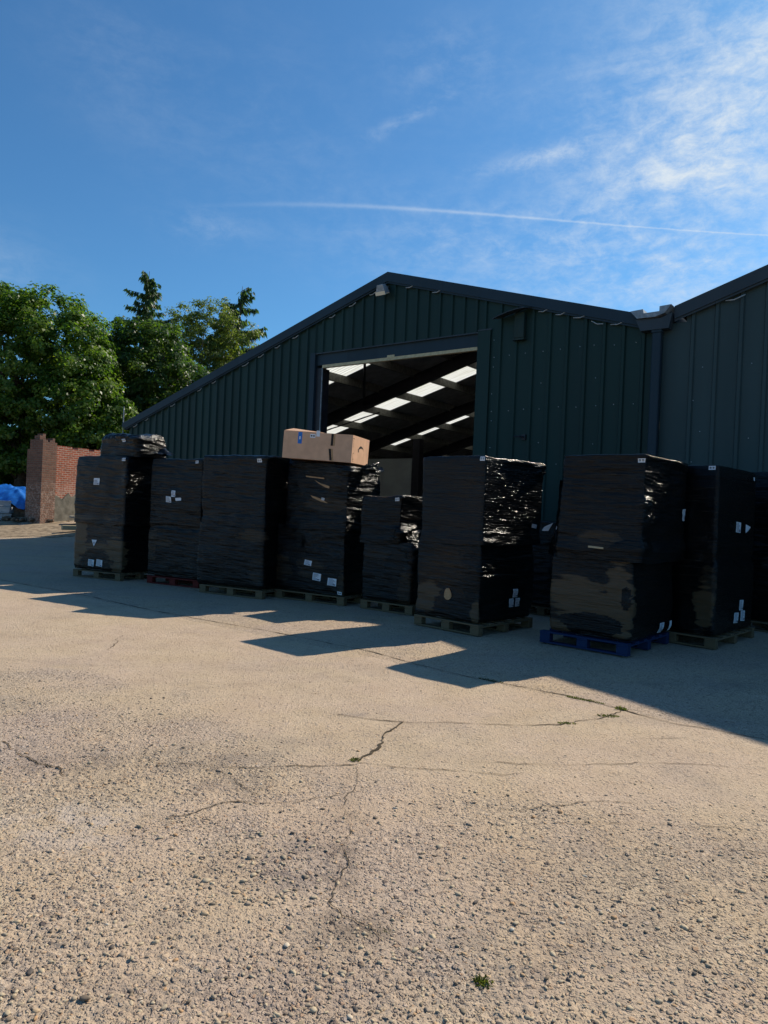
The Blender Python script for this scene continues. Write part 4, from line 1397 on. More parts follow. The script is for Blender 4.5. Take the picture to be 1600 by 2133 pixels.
# --- stack six
make_pallet(M['wood'], 1.12, 1.3, 'pine pallet with open blocks under the stack that has the round orange hole', *CC['S6'][:2], R(CC['S6'][2]))
s6a = L_build('S6', 'black wrapped load with a round orange hole in its film, left of the blue pallet', 'film_c', x0=-1.12, x1=-0.02, y0=0.02, y1=1.27, z0=PT, z1=1.22, seed=12, prof=lower_prof,
              thin=[(0.2, 0.42, 0.3, 0.25, 0.9), (1.05, 0.25, 0.1, 0.2, 1.0), (0.5, 0.85, 0.5, 0.3, 0.35), (0.5, 0.3, 0.16, 0.22, -1)],
              crumple=[(1.2, 0.85, 0.18, 0.1, 0.06), (1.3, 0.75, 0.2, 0.05, 0.04)])
lab(s6a, 'f', -0.55, 0.49, 0.125, 0.16, 8, 'plain', m_=M['cardtorn'], name='torn_hole', poly=[(0.5 * math.cos(q) * (1 - 0.12 * math.sin(3 * q)), 0.5 * math.sin(q)) for q in np.linspace(0, 6.283, 15)[:-1]])
for u, z in ((0.82, 0.52), (0.74, 0.39), (0.89, 0.39)):
    lab(s6a, 's', u, z, 0.105, 0.115, 0)
s6b = L_build('S6', 'black wrapped load with bright creased top edge, above the round orange hole', 'film', x0=-1.08, x1=0.0, y0=0.0, y1=1.42, z0=1.19, z1=2.35, seed=13, prof=upper_prof,
              crumple=[(2.0, 2.33, 0.6, 0.04, 0.05), (2.4, 2.25, 0.15, 0.1, 0.06), (1.35, 1.33, 0.28, 0.05, 0.035), (1.25, 1.24, 0.2, 0.04, 0.03)], topn=0.02, wr=0.45, bulge=0.03)
lab(s6b, 'f', -0.05, 2.315, 0.075, 0.055, 0, 'tag', name='corner_tag')
lab(s6b, 's', 1.22, 1.45, 0.14, 0.055, -6, 'plain')
flap(s6b[0], [(0.03, 1.38, 0.2), (0.1, 1.44, 0.2), (0.15, 1.48, 0.32), (0.05, 1.4, 0.25)], M['paper'], 3, name='loose_paper', amp=0.01, n=5)

# --- low load behind, in the gap between stacks six and seven
CC['S10'] = (3.0, 11.0, -42)
make_pallet(M['wood'], 1.14, 1.1, 'pine pallet behind the row, in the dark gap left of the blue pallet', *CC['S10'][:2], R(-42))
s10 = L_build('S10', 'low black wrapped load standing behind the row in the gap left of the nearest stack', 'film_b', x0=-1.1, x1=0.0, y0=0.02, y1=1.08, z0=PT, z1=1.5, seed=21, prof=lower_prof, topn=0.04)
lab(s10, 'f', -0.28, 1.42, 0.16, 0.06, -4, 'plain')

# --- stack seven on the blue pallet
make_pallet(M['bluewood'], 1.14, 1.38, 'blue painted pallet under the large near stack', *CC['S7'][:2], R(CC['S7'][2]), 0.085)
s7a = L_build('S7', 'black wrapped load with broad brown cardboard showing through, on the blue pallet', 'film_b', x0=-1.03, x1=0.02, y0=0.03, y1=1.36, z0=PT + 0.01, z1=1.15, seed=14, prof=[(0, 0.03), (0.05, 0.0), (0.5, -0.02), (0.93, 0.0), (1, 0.03)],
              thin=[(0.35, 0.62, 0.55, 0.26, 1.4), (0.9, 0.6, 0.22, 0.55, 1.3), (0.08, 0.22, 0.25, 0.12, 0.9), (0.55, 0.3, 0.42, 0.17, -1), (0.98, 0.68, 0.07, 0.13, -1)], crumple=[(1.03, 0.62, 0.06, 0.1, 0.03)], bulge=0.025, wr=0.7)
lab(s7a, 's', 1.0, 0.25, 0.14, 0.13, 0)
lab(s7a, 's', 1.3, 0.25, 0.09, 0.13, 0, 'plain')
s7b = L_build('S7', 'tall smooth black wrapped load above the blue pallet, nearest to the camera', 'film_c', x0=-0.95, x1=0.1, y0=0.0, y1=1.42, z0=1.11, z1=2.36, seed=15,
              prof=[(0, -0.03), (0.05, -0.03), (0.1, -0.045), (0.15, -0.02), (0.2, 0.0), (0.25, -0.0), (0.95, 0.0), (1, 0.005)],
              crumple=[(1.8, 2.34, 0.6, 0.05, 0.05), (1.2, 1.8, 0.15, 0.1, 0.06), (1.25, 1.6, 0.2, 0.08, 0.06), (0.1, 1.9, 0.12, 0.4, 0.015)], topn=0.012, thin=[(0.55, 1.36, 0.3, 0.1, 0.6)])
lab(s7b, 'f', 0.05, 2.29, 0.085, 0.045, 0, 'tag', name='corner_tag')
lab(s7b, 'f', -0.42, 1.255, 0.2, 0.022, -2, 'plain', m_=M['timber'], name='exposed_board')
lab(s7b, 's', 1.36, 1.69, 0.09, 0.15, 5, 'sheet')
flap(s7b[0], [(-1.02, 0.05, 0.0), (-0.95, 0.02, 0.95), (-0.97, 0.3, 0.95), (-1.25, 0.35, 0.0)], M['film_c'], 6, amp=0.03)

# --- stack eight and nine, right
make_pallet(M['wood'], 1.14, 1.55, 'pine pallet under the smooth tall stack right of the blue pallet', *CC['S8'][:2], R(CC['S8'][2]))
s8 = L_build('S8', 'tall smooth black wrapped load with five white sheets on its right side', 'film', x0=-1.12, x1=-0.03, y0=0.02, y1=1.5, z0=PT, z1=2.34, seed=16,
             prof=[(0, 0.03), (0.04, 0.0), (0.4, -0.01), (0.44, 0.02), (0.5, 0.0), (0.95, 0.0), (1, 0.01)], wr=0.45, bulge=0.012, topn=0.008, thin=[(0.95, 0.5, 0.13, 0.32, 1.1), (1.0, 0.75, 0.12, 0.3, 0.5)])
lab(s8, 'f', -0.12, 2.31, 0.085, 0.05, 0, 'tag', name='corner_tag')
lab(s8, 'f', -0.48, 2.26, 0.03, 0.06, 12, 'plain')
lab(s8, 's', 1.38, 2.25, 0.05, 0.05, 0, 'plain')
for u, z, w, h in ((0.8, 1.56, 0.19, 0.14), (0.98, 0.5, 0.15, 0.14), (0.8, 0.34, 0.17, 0.14), (1.06, 0.35, 0.17, 0.14)):
    lab(s8, 's', u, z, w, h, -3)
lab(s8, 's', 1.2, 1.54, 0.19, 0.12, -3, 'plain', poly=[(-0.5, 0.5), (0.5, 0.3), (0.1, -0.2), (-0.45, -0.5)])
lab(s8, 'f', -0.55, 1.6, 0.07, 0.15, -3)
make_pallet(M['wood'], 1.14, 1.3, 'pine pallet at the right frame edge, mostly hidden behind the smooth stack', *CC['S9'][:2], R(CC['S9'][2]))
s9a = L_build('S9', 'greyish black wrapped load cut by the right frame edge, lower one', 'film_b', x0=-1.15, x1=0.0, y0=0.02, y1=1.25, z0=PT, z1=1.25, seed=17, prof=lower_prof)
s9b = L_build('S9', 'greyish black wrapped load cut by the right frame edge, upper one', 'film_c', x0=-1.15, x1=0.0, y0=0.0, y1=1.25, z0=1.21, z1=2.4, seed=18, prof=upper_prof, wr=1.3)

# ------------------------------------------------------------------ cardboard box on stack four
BW, BD, BH = 1.2, 1.0, 0.45
bx, by, byaw = CC['S4']
bc = thing('cardboard_box', 'large brown cardboard box with a curved arrow mark, sitting on a wrapped stack', 'box', (bx + 0.02, by + 0.03, 2.33), R(-26))
bc.rotation_euler = (R(1.0), R(2.8), R(-14))
mb = MB()
tk = 0.006
mb.box(-BW, 0, 0, tk, 0, BH)
mb.box(-BW, 0, BD - tk, BD, 0, BH)
mb.box(-tk, -0.0003, tk, BD - tk, 0, BH)
mb.box(-BW + 0.0003, -BW + tk, tk, BD - tk, 0, BH)
mb.box(-BW + tk, -tk, tk, BD - tk, 0.0, tk)
mb.build('carton', M['card'], bc)
MB().add([(-BW + 0.005, 0.01, BH), (-0.55, 0.01, BH), (-0.6, 0.3, BH + 0.02), (-BW + 0.05, 0.28, BH + 0.06), (-BW + 0.005, 0.01, BH + .005), (-0.55, 0.01, BH + .005), (-0.6, 0.3, BH + 0.025), (-BW + 0.05, 0.28, BH + 0.065)],
         [[3, 2, 1, 0], [4, 5, 6, 7], [0, 1, 5, 4], [2, 3, 7, 6], [1, 2, 6, 5], [3, 0, 4, 7]]).build('flap', M['card'], bc)
MB().add([(-0.5, 0.012, BH), (-0.008, 0.012, BH), (-0.03, 0.32, BH - 0.02), (-0.5, 0.3, BH - 0.03)], [[0, 1, 2, 3]]).build('flap', M['card'], bc)
MB().box(-0.945, -0.875, -0.0025, -0.0004, BH - 0.2, BH - 0.01).build('blue_sticker', M['bluetag'], bc)
b2 = [o_ for o_ in bc.children if o_.name.startswith('blue_sticker')]
MB().box(-0.922, -0.9, -0.004, -0.0027, BH - 0.13, BH - 0.08).build('sticker_mark', M['paper'], bpy.data.objects['blue_sticker'])
q = MB().box(-0.735, -0.645, -0.0025, -0.0004, BH - 0.09, BH - 0.03).build('white_sticker', M['paper'], bc)
MB().box(-0.722, -0.697, -0.004, -0.0027, BH - 0.072, BH - 0.048).box(-0.683, -0.658, -0.004, -0.0027, BH - 0.072, BH - 0.048).build('sticker_mark', M['inkblack'], q)
q = MB().box(-0.63, -0.57, -0.0025, -0.0004, BH - 0.065, BH + 0.03).build('white_sticker', M['paper'], bc)
for z0, z1, tilt in ((BH - 0.2, BH - 0.005, 0), (0.01, 0.2, 0.03)):
    mb = MB()
    mb.add([(-0.37, -0.002, z0), (-0.33, -0.002, z0), (-0.33 - tilt, -0.002, z1), (-0.37 - tilt, -0.002, z1)], [[0, 1, 2, 3]], 0)
    mb.add([(-0.327, -0.002, z0), (-0.3, -0.002, z0), (-0.3 - tilt, -0.002, z1), (-0.327 - tilt, -0.002, z1)], [[0, 1, 2, 3]], 1)
    mb.build('tape', None, bc, mats=[M['inkblack'], M['cardtorn']])
# curved arrow on the end panel (upside down)
mb = MB()
NA = 18
o_, i_ = [], []
for k in range(NA + 1):
    q = math.pi * (0.12 + 0.76 * k / NA)
    th = 0.017 * math.sin(math.pi * min(1, 0.15 + k / NA)) + 0.004
    yy, zz = BD * 0.52 - math.cos(q) * 0.17, 0.2 + math.sin(q) * 0.085
    o_.append((0.0015, yy, zz + th))
    i_.append((0.0015, yy, zz - th))
mb.add(o_ + i_, [[i_k, i_k + 1, NA + 1 + i_k + 1, NA + 1 + i_k] for i_k in range(NA)][::1])
ay, az_ = BD * 0.52 - math.cos(math.pi * 0.12) * 0.17, 0.2 + math.sin(math.pi * 0.12) * 0.085
mb.add([(0.0015, ay - 0.035, az_ + 0.02), (0.0015, ay - 0.012, az_ - 0.045), (0.0015, ay + 0.035, az_ - 0.03), (0.0015, ay + 0.02, az_ - 0.005)], [[0, 1, 2, 3]])
mb.build('arrow_mark', M['inkblack'], bc)
for y0, y1, z0, z1 in ((0.05, 0.055, 0.03, 0.16), (0.06, 0.12, 0.157, 0.162), (0.06, 0.12, 0.028, 0.033), (0.07, 0.11, 0.05, 0.06), (0.07, 0.11, 0.075, 0.08), (0.02, 0.1, BH - 0.06, BH - 0.052), (0.045, 0.05, BH - 0.2, BH - 0.07)):
    MB().add([(0.0015, y0, z0), (0.0015, y1, z0), (0.0015, y1, z1), (0.0015, y0, z1)], [[0, 1, 2, 3]]).build('print_mark', M['inkblack'], bc)
flap(s4b[0], [(-0.1, 0.15, 1.0), (0.12, 0.6, 0.98), (0.1, 0.75, 1.18), (-0.02, 0.35, 1.0)], M['film_c'], 12, amp=0.1, n=22)
flap(s4b[0], [(0.0, 0.3, 1.02), (0.3, 0.6, 1.0), (0.2, 0.7, 1.06), (-0.02, 0.6, 1.04)], M['film_b'], 13, amp=0.05, n=12)


# ------------------------------------------------------------------ ruined brick wall and yard clutter
def uvbox(name, faces, m_, parent):
    """faces: list of (p0, p1, z-outline list) vertical panels subdivided with jitter; brick UV in metres"""
    V, F, UV = [], [], []
    for quad, uvs in faces:
        b = len(V)
        V += quad
        F.append([b + i for i in range(len(quad))])
        UV += uvs
    return link_mesh(name, V, F, m_, parent, uv=UV)


def wall_block(p, ux, L, uy, T_, zb, ztops, m_, name, parent, u0=0.0):
    """vertical wall block: start p, length L along ux, thickness T_ along uy, ragged stepped top given per cell"""
    n = len(ztops)
    faces = []
    ux, uy, p = np.array(ux), np.array(uy), np.array(p)

    def pt(a, b, z):
        q = p + ux * a + uy * b
        return (q[0], q[1], z)
    for i, zt in enumerate(ztops):
        a0, a1 = L * i / n, L * (i + 1) / n
        faces.append(([pt(a0, 0, zb), pt(a1, 0, zb), pt(a1, 0, zt), pt(a0, 0, zt)], [(u0 + a0, zb), (u0 + a1, zb), (u0 + a1, zt), (u0 + a0, zt)]))
        faces.append(([pt(a1, T_, zb), pt(a0, T_, zb), pt(a0, T_, zt), pt(a1, T_, zt)], [(a1, zb), (a0, zb), (a0, zt), (a1, zt)]))
        faces.append(([pt(a0, 0, zt), pt(a1, 0, zt), pt(a1, T_, zt), pt(a0, T_, zt)], [(a0, 0), (a1, 0), (a1, T_), (a0, T_)]))
        nz = ztops[i + 1] if i + 1 < n else zb
        if nz < zt:
            faces.append(([pt(a1, 0, nz), pt(a1, T_, nz), pt(a1, T_, zt), pt(a1, 0, zt)], [(0, nz), (T_, nz), (T_, zt), (0, zt)]))
        pz = ztops[i - 1] if i > 0 else zb
        if pz < zt:
            faces.append(([pt(a0, T_, pz), pt(a0, 0, pz), pt(a0, 0, zt), pt(a0, T_, zt)], [(0, pz), (T_, pz), (T_, zt), (0, zt)]))
    return uvbox(name, faces, m_, parent)


PCX, PCY = -12.83, 26.5
fr = np.array([-0.9, 0.44])     # along the shaded left face, away from the corner
fb = np.array([0.44, 0.9])      # along the sunlit right face
ruin = thing('ruined_wall', 'ruined red brick wall with brick pillar and grey render at its foot, left of the stacks', 'wall', (PCX, PCY, 0.0))
c = 0.082
wall_block((0, 0), fb, 0.62, fr, 0.7, 0.3, [3.66, 3.66, 3.58, 3.66, 3.74, 3.58], M['brick'], 'pillar', ruin)
wall_block(tuple(fr * 0.702 + fb * 0.06), fb, 0.5, fr, 0.22, 0.3, [3.3, 3.4, 3.48, 3.3], M['brick'], 'pillar_rib', ruin)
wall_block(tuple(fr * 0.3 + fb * 0.1), fb, 0.24, fr, 0.3, 3.6, [3.82, 3.9], M['brick'], 'broken_cap', ruin)
wall_block(tuple(fb * 0.62 + fr * 0.12), fb, 3.2, fr, 0.34, 0.3, [3.5, 3.5, 3.5, 3.42, 3.5, 3.5, 3.42, 3.5, 3.5, 3.58, 3.5, 3.42], M['brickred'], 'brick_panel', ruin, 0.07)
mb = MB()
rg = np.random.RandomState(2)
top = [1.55 + 0.1 * math.sin(i * 1.7) + 0.12 * (rg.rand() - 0.5) + (0.1 if 4 < i < 9 else 0) for i in range(24)]
V = []
for i, z in enumerate(top):
    q = fb * (0.622 + 3.15 * i / 23) + fr * 0.118
    q2 = q - fr * 0.03
    V += [(q2[0], q2[1], 0.3), (q2[0], q2[1], z - 0.02), (q[0], q[1], z)]
F = []
for i in range(23):
    F += [[3 * i, 3 * i + 3, 3 * i + 4, 3 * i + 1], [3 * i + 1, 3 * i + 4, 3 * i + 5, 3 * i + 2]]
link_mesh('render_coat', V, F, M['render'], ruin)


def plain_thing(mb, name, m_, label, cat, loc, rz=0, smooth=False):
    o = mb.build(name, m_, None, smooth)
    o.location = loc
    o.rotation_euler = (0, 0, rz)
    return tag(o, label, cat)


g = lambda x_, y_: float(gz(np.array(x_), np.array(y_)))
plain_thing(MB().box(-0.75, 0.75, -0.1, 0.1, 0, 0.16, bev=0.01), 'timber_beam', M['timber'], 'pale square timber beam lying on the bare ground by the leftmost stack', 'beam', (-10.7, 25.4, g(-10.7, 25.4) + 0.05), R(38))
plain_thing(MB().box(-0.5, 0.5, -0.22, 0.22, 0, 0.09, bev=0.01), 'stone_slab', M['slab'], 'flat grey stone slab lying at the foot of the ruined wall', 'slab', (-11.35, 26.9, g(-11.35, 26.9) + 0.22), R(30))
plain_thing(MB().box(-0.3, 0.3, -0.2, 0.2, 0, 0.2, bev=0.02), 'rubble_block', M['rubble'], 'dark rubble block under the stone slab by the ruined wall', 'rubble', (-11.3, 26.9, g(-11.3, 26.9) + 0.0), R(10))
# tarpaulin-covered heap
hu, hv = np.meshgrid(np.linspace(0, 2 * np.pi, 60)[:-1], np.linspace(0, 1, 16))
rr = 1.0 - hv ** 2.2
hx, hy = np.cos(hu) * rr * 2.3, np.sin(hu) * rr * 1.2
hz = np.sqrt(np.clip(hv, 0, 1)) * 0.95 + (fbm(hx * 1.6 + 9, hy * 1.6 + 9, 51) - 0.5) * 0.35
link_mesh('rubble_heap', np.stack([hx, hy, hz - 0.1], -1).reshape(-1, 3), grid_faces(59, 16, True), M['rubble'], smooth=False)
hp = bpy.data.objects['rubble_heap']
hp.location = (-15.6, 28.6, 0.6)
tag(hp, 'heap of brown rubble under the blue tarpaulin', 'rubble heap')
tu, tv = np.meshgrid(np.linspace(-2.3, 2.1, 70), np.linspace(-1.05, 1.0, 36))
rad = np.sqrt((tu / 2.5) ** 2 + (tv / 1.35) ** 2)
tz = 1.02 * np.sqrt(np.clip(1 - rad ** 2, 0.02, 1)) + 0.12 + (ridge(tu * 1.1 + tv * 1.5 + 3, tv * 1.2 + 7, 52) - 0.5) * 0.3 + (ridge(tu * 3 + 3, tv * 3 - tu * 2, 53) - 0.5) * 0.16
tp = link_mesh('tarpaulin', np.stack([tu + 0.05, tv - 0.05, tz], -1).reshape(-1, 3), grid_faces(70, 36), M['tarp'], smooth=True)
tp.location = (-15.6, 28.6, 0.62)
tag(tp, 'creased bright blue tarpaulin draped over a heap at the left edge', 'tarpaulin')
for i, (zz, rz_, ox) in enumerate(((0.0, 8, 0.0), (0.26, -6, 0.02), (0.5, 12, -0.05))):
    mb = MB()
    mb.box(-0.42, 0.42, -0.3, 0.3, 0, 0.05, bev=0.01)
    for y0 in (-0.3, 0.27):
        mb.box(-0.42, 0.42, y0, y0 + 0.03, 0.055, 0.24)
    for x0 in (-0.42, 0.39):
        mb.box(x0, x0 + 0.03, -0.268, 0.268, 0.055, 0.24)
    mb.box(-0.44, 0.44, -0.32, -0.302, 0.2, 0.235)
    plain_thing(mb, 'plastic_crate', M['crate'], ['grey plastic crate at the bottom of the pile below the tarpaulin', 'grey plastic crate in the middle of the pile below the tarpaulin', 'grey plastic crate topmost of the pile below the tarpaulin'][i], 'crate', (-14.75 + ox, 27.2, g(-14.75, 27.2) + zz), R(20 + rz_))['group'] = 'grey crates by the tarpaulin'
mb = MB()
rg = np.random.RandomState(6)
for i in range(40):
    cx_, cy_ = rg.randn() * 0.7, rg.randn() * 0.35
    s_ = 0.05 + 0.1 * rg.rand()
    T = Matrix.Translation((cx_, cy_, s_ * 0.3)) @ Matrix.Rotation(rg.rand() * 6, 4, 'Z') @ Matrix.Rotation(rg.rand() * 0.8, 4, 'X')
    mb.box(-s_, s_, -s_ * 0.6, s_ * 0.6, -s_ * 0.4, s_ * 0.4, bev=0.01, T=T)
ob = plain_thing(mb, 'broken_bricks', M['rubble'], 'scatter of broken brick lumps between the crates and the brick pillar', 'bricks', (-13.75, 27.0, g(-13.75, 27.0) + 0.05))
kind(ob, 'stuff')


# ------------------------------------------------------------------ foliage
def leaves(name, centers, spread, per, size, m_, parent, seed, droop=0.0, outward=None, aspect=1.5):
    rs_ = np.random.RandomState(seed)
    n = len(centers) * per
    C0 = np.repeat(centers, per, 0)
    sp_ = np.repeat(spread if np.ndim(spread) else np.full(len(centers), spread), per)
    off = rs_.randn(n, 3)
    off /= np.linalg.norm(off, axis=1)[:, None] + 1e-9
    off *= (rs_.rand(n) ** 0.6 * sp_)[:, None]
    off[:, 2] *= 0.62
    P = C0 + off
    nr = off * 0.9 + np.array([0, 0, 0.55]) * sp_[:, None] + rs_.randn(n, 3) * 0.42 * sp_[:, None]
    if outward is not None:
        nr += np.repeat(outward, per, 0) * 0.5 * sp_[:, None]
    nr /= np.linalg.norm(nr, axis=1)[:, None] + 1e-9
    ref = rs_.randn(n, 3)
    t1 = np.cross(nr, ref)
    t1 /= np.linalg.norm(t1, axis=1)[:, None] + 1e-9
    t2 = np.cross(nr, t1)
    s_ = size * (0.6 + 0.8 * rs_.rand(n))
    a = t1 * (s_ * aspect * 0.5)[:, None]
    b = t2 * (s_ * 0.5)[:, None]
    dr = np.array([0, 0, -1.0]) * (s_ * 0.22)[:, None]
    V = np.stack([P - a + dr, P - b, P + a + dr, P + b], 1).reshape(-1, 3)
    F = np.arange(n * 4).reshape(-1, 4)
    tone = np.clip(np.repeat(rs_.rand(len(centers)), per) * 0.5 + rs_.rand(n) * 0.5, 0, 1)
    return link_mesh(name, V, F, m_, parent, attrs={'tone': ('FACE', tone)})


def crown_centers(blobs, n, seed, shell=0.55, zmin=-99):
    rs_ = np.random.RandomState(seed)
    out, nrm = [], []
    vol = np.array([b[3] * b[4] * b[5] for b in blobs]) ** 0.7
    cnt = (vol / vol.sum() * n).astype(int) + 1
    for (x_, y_, z_, a_, b_, c_), k in zip(blobs, cnt):
        v = rs_.randn(k, 3)
        v /= np.linalg.norm(v, axis=1)[:, None]
        rr_ = shell + (1 - shell) * rs_.rand(k) ** 0.5
        rr_ *= 0.86 + 0.3 * fbm(v[:, 0] * 2.2 + seed, v[:, 1] * 2.2 + v[:, 2] * 1.7 + 11, 55)
        p = np.array([x_, y_, z_]) + v * rr_[:, None] * np.array([a_, b_, c_])
        out.append(p)
        nrm.append(v)
    P, N = np.concatenate(out), np.concatenate(nrm)
    k = P[:, 2] > zmin
    return P[k], N[k]


def trunk(root, h, r0, limbs, seed, m_=None):
    mb = MB()
    rg_ = random.Random(seed)
    pts = [(0, 0, -0.2)]
    for i in range(1, 6):
        pts.append((rg_.uniform(-0.12, 0.12) * i * 0.5, rg_.uniform(-0.12, 0.12) * i * 0.5, h * i / 5))
    mb.tube(pts, [r0 * (1.25 if i == 0 else 1 - 0.15 * i) for i in range(6)], 10)
    for k in range(limbs):
        i = rg_.randint(1, 4)
        b = Vector(pts[i])
        an = rg_.uniform(0, 6.28)
        L = h * rg_.uniform(0.3, 0.6)
        d = Vector((math.cos(an), math.sin(an), rg_.uniform(0.5, 1.3))).normalized()
        mid_ = b + d * L * 0.5 + Vector((0, 0, 0.15))
        e = b + d * L + Vector((0, 0, 0.5))
        mb.tube([b, mid_, e], [r0 * 0.42, r0 * 0.27, r0 * 0.08], 7)
    return mb.build('trunk', m_ or M['bark'], root, smooth=True)


def tree(label, x_, y_, blobs, n, per, size, spread, mt, seed, th, tr=0.25, limbs=9, shell=0.55, name='broadleaf_tree', zmin=-99, aspect=1.4):
    z_ = g(x_, y_)
    root = thing(name, label, 'tree', (x_, y_, z_), 0, 'trees behind the yard')
    P, N = crown_centers(blobs, n, seed, shell, zmin)
    rs_ = np.random.RandomState(seed)
    leaves('crown', P, spread * (0.7 + 0.6 * rs_.rand(len(P))), per, size, M[mt], root, seed, outward=N, aspect=aspect)
    trunk(root, th, tr, limbs, seed)
    return root


# large maple at the left edge
tree('large bright green maple filling the left edge behind the ruined wall', -17.2, 33.5,
     [(0.6, 0, 6.6, 3.6, 3.2, 4.0), (-2.2, 0, 7.2, 3.4, 3.0, 3.5), (2.6, -0.3, 4.6, 2.6, 2.2, 2.6), (1.8, 0, 7.4, 2.0, 2.0, 1.9), (3.4, -0.4, 3.0, 1.9, 1.6, 1.5), (0.5, -1.2, 3.4, 2.6, 1.4, 1.7), (-3.4, 0, 4.0, 3.0, 2.2, 2.8), (-1.4, 0.2, 9.3, 1.2, 1.2, 1.2)],
     1350, 92, 0.105, 0.5, 'maple', 101, 6.5, 0.32, 12, shell=0.68)
# darker maple
tree('round dark maple standing between the bright maple and the birch', -13.4, 37.5,
     [(0.2, 0, 6.6, 3.3, 2.8, 3.6), (-1.7, -0.2, 5.6, 2.2, 2.0, 2.8), (2.3, 0, 5.2, 2.5, 2.2, 2.8), (0.4, 0, 8.1, 1.9, 1.8, 1.5), (3.4, 0, 3.9, 2.2, 1.8, 2.0), (-0.6, -0.6, 3.0, 3.0, 2.0, 2.0)],
     1050, 76, 0.108, 0.48, 'maple2', 102, 6.2, 0.3, 10, shell=0.68)
# birch
tree('airy pale birch with small leaves above the left end of the roof', -11.9, 43.0,
     [(0.2, 0, 8.6, 2.5, 2.2, 3.0), (2.0, 0, 7.2, 2.6, 2.2, 3.0), (-0.9, 0, 10.4, 1.3, 1.2, 2.0), (1.0, 0, 11.2, 1.7, 1.4, 1.6), (3.4, 0, 5.6, 2.4, 2.0, 2.4), (0.2, 0, 5.4, 3.0, 2.4, 2.6), (2.4, 0, 9.9, 1.5, 1.4, 1.6)],
     1000, 62, 0.085, 0.42, 'birch', 103, 8.0, 0.16, 12, shell=0.3, aspect=1.5)
# sprays at the back so no bare sky shows under the crowns
tree('low dark shrub mass growing under the maples', -16.0, 36.0,
     [(0, 0, 1.6, 3.4, 1.6, 1.9), (-5, 0, 1.7, 3.6, 1.8, 2.2), (4.6, 1.5, 1.7, 3.2, 1.8, 2.0), (1.5, 2.4, 3.2, 4.5, 1.5, 2.5)], 620, 44, 0.17, 0.5, 'maple2', 104, 1.6, 0.08, 6, name='shrub')


def conifer(label, x_, y_, H, branches, seed):
    z_ = g(x_, y_)
    root = thing('conifer', label, 'tree', (x_, y_, z_), 0, 'trees behind the yard')
    mb = MB()
    mb.tube([(0, 0, -0.2), (0.05, 0, H * 0.5), (0.0, 0, H * 0.8), (0.12, 0, H)], [0.2, 0.13, 0.06, 0.012], 8)
    mb.build('trunk', M['bark'], root, smooth=True)
    rs_ = np.random.RandomState(seed)
    V, tone = [], []
    lb = MB()
    for (h, L, an, rise) in branches:
        d = np.array([math.cos(an), math.sin(an)])
        n = max(5, int(L * 9))
        pts = []
        for i in range(n + 1):
            f = i / n
            p = np.array([d[0] * L * f, d[1] * L * f, h + rise * L * f - 0.35 * L * f * f + 0.18 * L * f ** 4])
            pts.append(p)
            for q in range(5):
                lw = (0.2 + 0.3 * rs_.rand()) * (1.15 - 0.6 * f)
                sd_ = rs_.randn(3) * np.array([0.35, 0.35, 0.1])
                dirv = np.array([d[0] * 0.35, d[1] * 0.35, -0.9]) + sd_
                dirv /= np.linalg.norm(dirv)
                sidev = np.cross(dirv, rs_.randn(3))
                sidev /= np.linalg.norm(sidev)
                b = p + rs_.randn(3) * 0.05
                wv = 0.05 + 0.045 * rs_.rand()
                V += [b, b + dirv * lw * 0.5 + sidev * wv, b + dirv * lw * (1.5), b + dirv * lw * 0.5 - sidev * wv]
                tone.append(rs_.rand())
        lb.tube([tuple(p) for p in pts[::max(1, n // 4)]], 0.018, 5)
    lb.build('branches', M['bark'], root)
    link_mesh('crown', np.array(V), np.arange(len(V)).reshape(-1, 4), M['cypress'], root, attrs={'tone': ('FACE', np.array(tone))})
    return root


rg = random.Random(5)
br = []
H1 = 15.4
for i in range(60):
    h = H1 - 0.3 - (i / 59) ** 1.15 * 9.0
    L = 0.3 + (H1 - h) * 0.52 * rg.uniform(0.6, 1.15)
    br.append((h, min(L, 3.4), rg.uniform(0, 6.283), rg.uniform(0.15, 0.5)))
conifer('pointed conifer spire rising behind the dark maple', -16.3, 47.0, H1, br, 7)
br = []
H2 = 14.4
for i in range(44):
    h = H2 - 0.4 - (i / 43) * 9.0
    L = 0.6 + (H2 - h) * 0.4 * rg.uniform(0.5, 1.2)
    br.append((h, min(L, 2.8), rg.choice([0.0, 3.1, 1.5, 4.6, 0.3, 2.7, -0.4]) + rg.uniform(-0.5, 0.5), rg.uniform(0.2, 0.6)))
conifer('sparse ragged conifer with hanging sprays beside the roof slope', -9.9, 46.0, H2, br, 9)

# background hedge so that the horizon is closed from other viewpoints
hx0 = np.linspace(-80, 60, 90)
hrs = np.random.RandomState(77)
P = []
for x_ in hx0:
    for k in range(9):
        P.append((x_ + hrs.randn() * 0.8, 70 + hrs.randn() * 1.5 + 0.1 * abs(x_), 0.4 + hrs.rand() ** 0.8 * (5 + 2.5 * math.sin(x_ * 0.31))))
hd = leaves('far_hedge', np.array(P), 1.2, 26, 0.55, M['maple2'], None, 78)
kind(hd, 'stuff')
tag(hd, 'far line of dark green hedge beyond the trees', 'hedge')


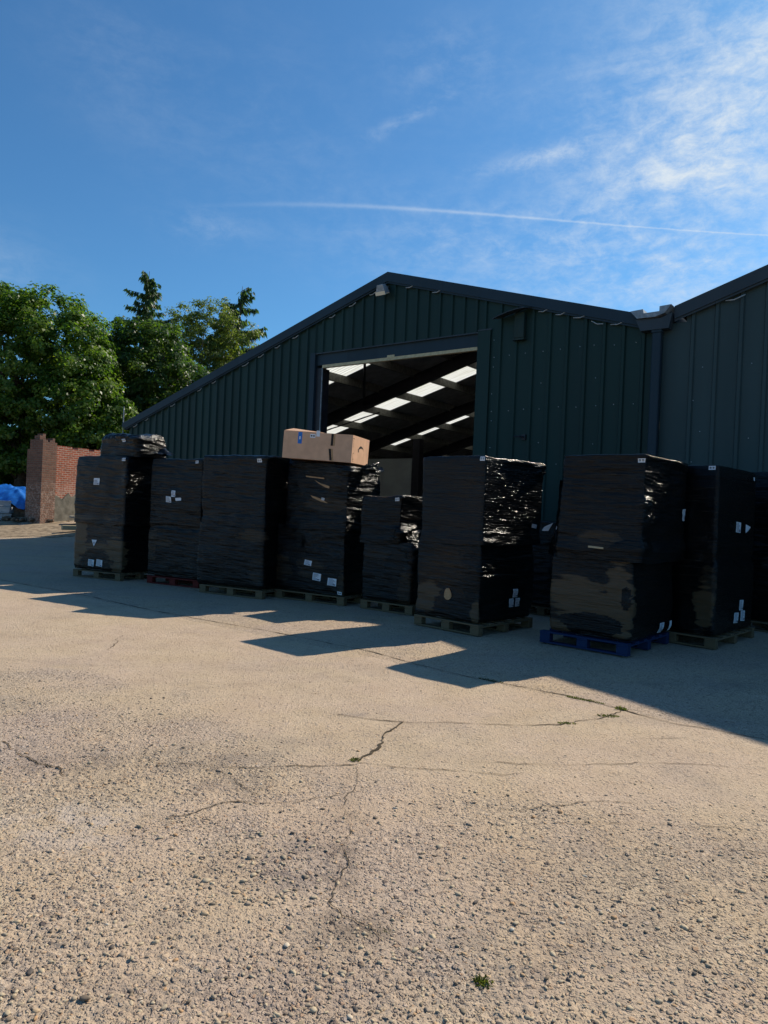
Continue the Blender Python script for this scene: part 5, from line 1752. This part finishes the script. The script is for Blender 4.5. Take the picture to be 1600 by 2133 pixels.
# ------------------------------------------------------------------ weeds
def weed(label, x_, y_, rad, hgt, n, seed, elong=(1, 1), rz=0.0):
    rs_ = np.random.RandomState(seed)
    V, tone = [], []
    for i in range(n):
        an = rs_.rand() * 6.283
        r_ = rad * rs_.rand() ** 0.7
        b = np.array([math.cos(an) * r_ * elong[0], math.sin(an) * r_ * elong[1], -0.004])
        L = hgt * (0.4 + 0.8 * rs_.rand())
        d = np.array([math.cos(an) * 0.6 + rs_.randn() * 0.4, math.sin(an) * 0.6 + rs_.randn() * 0.4, 0.9])
        d /= np.linalg.norm(d)
        s_ = np.cross(d, (rs_.randn(), rs_.randn(), 0.2))
        s_ /= np.linalg.norm(s_) + 1e-9
        w = 0.0022 + 0.0025 * rs_.rand()
        tip = b + d * L + np.array([0, 0, -0.25 * L])
        m2 = b + d * L * 0.55
        V += [b - s_ * w, b + s_ * w, m2 + s_ * w * 0.9, m2 - s_ * w * 0.9, m2 - s_ * w * 0.9, m2 + s_ * w * 0.9, tip + s_ * 0.0004, tip - s_ * 0.0004]
        q = rs_.rand()
        tone += [q, q]
    o = link_mesh('weed', np.array(V), np.arange(len(V)).reshape(-1, 4), M['grass'], attrs={'tone': ('FACE', np.array(tone))})
    o.location = (x_, y_, float(gnd(x_, y_)))
    o.rotation_euler = (0, 0, rz)
    tag(o, label, 'weed', 'weeds in the concrete')


weed('dry green weed tuft growing alone in the near gravelly concrete', 0.41, 2.43, 0.026, 0.022, 150, 1)
weed('tiny green weed where the wide crack meets the long crack', -0.115, 4.55, 0.03, 0.025, 90, 2)
weed('small weed strip in the long crack on the right, nearer of the two', 1.5, 5.53, 0.08, 0.02, 110, 3, (1, 0.3))
weed('small weed clump near the right end of the long crack', 1.9, 5.78, 0.08, 0.03, 110, 4, (1, 0.4))
weed('long grassy strip along the slab joint in front of the blue pallet', 1.85, 6.26, 0.2, 0.022, 260, 5, (1, 0.14), R(-40))
weed('grass clump at the corner of the slab joint by the shadow edge', 2.08, 6.0, 0.05, 0.032, 120, 6)
weed('short green strip in the slab joint inside the shadow of the near stack', 1.1, 6.85, 0.14, 0.02, 160, 7, (1, 0.25), R(-40))
weed('brown mossy patch in the dirt line at the bottom centre', 0.06, 2.7, 0.05, 0.008, 140, 8, (1, 0.6))
weed('tall wild grass plant growing against the render of the ruined wall', -11.2, 27.4, 0.25, 0.85, 60, 9)
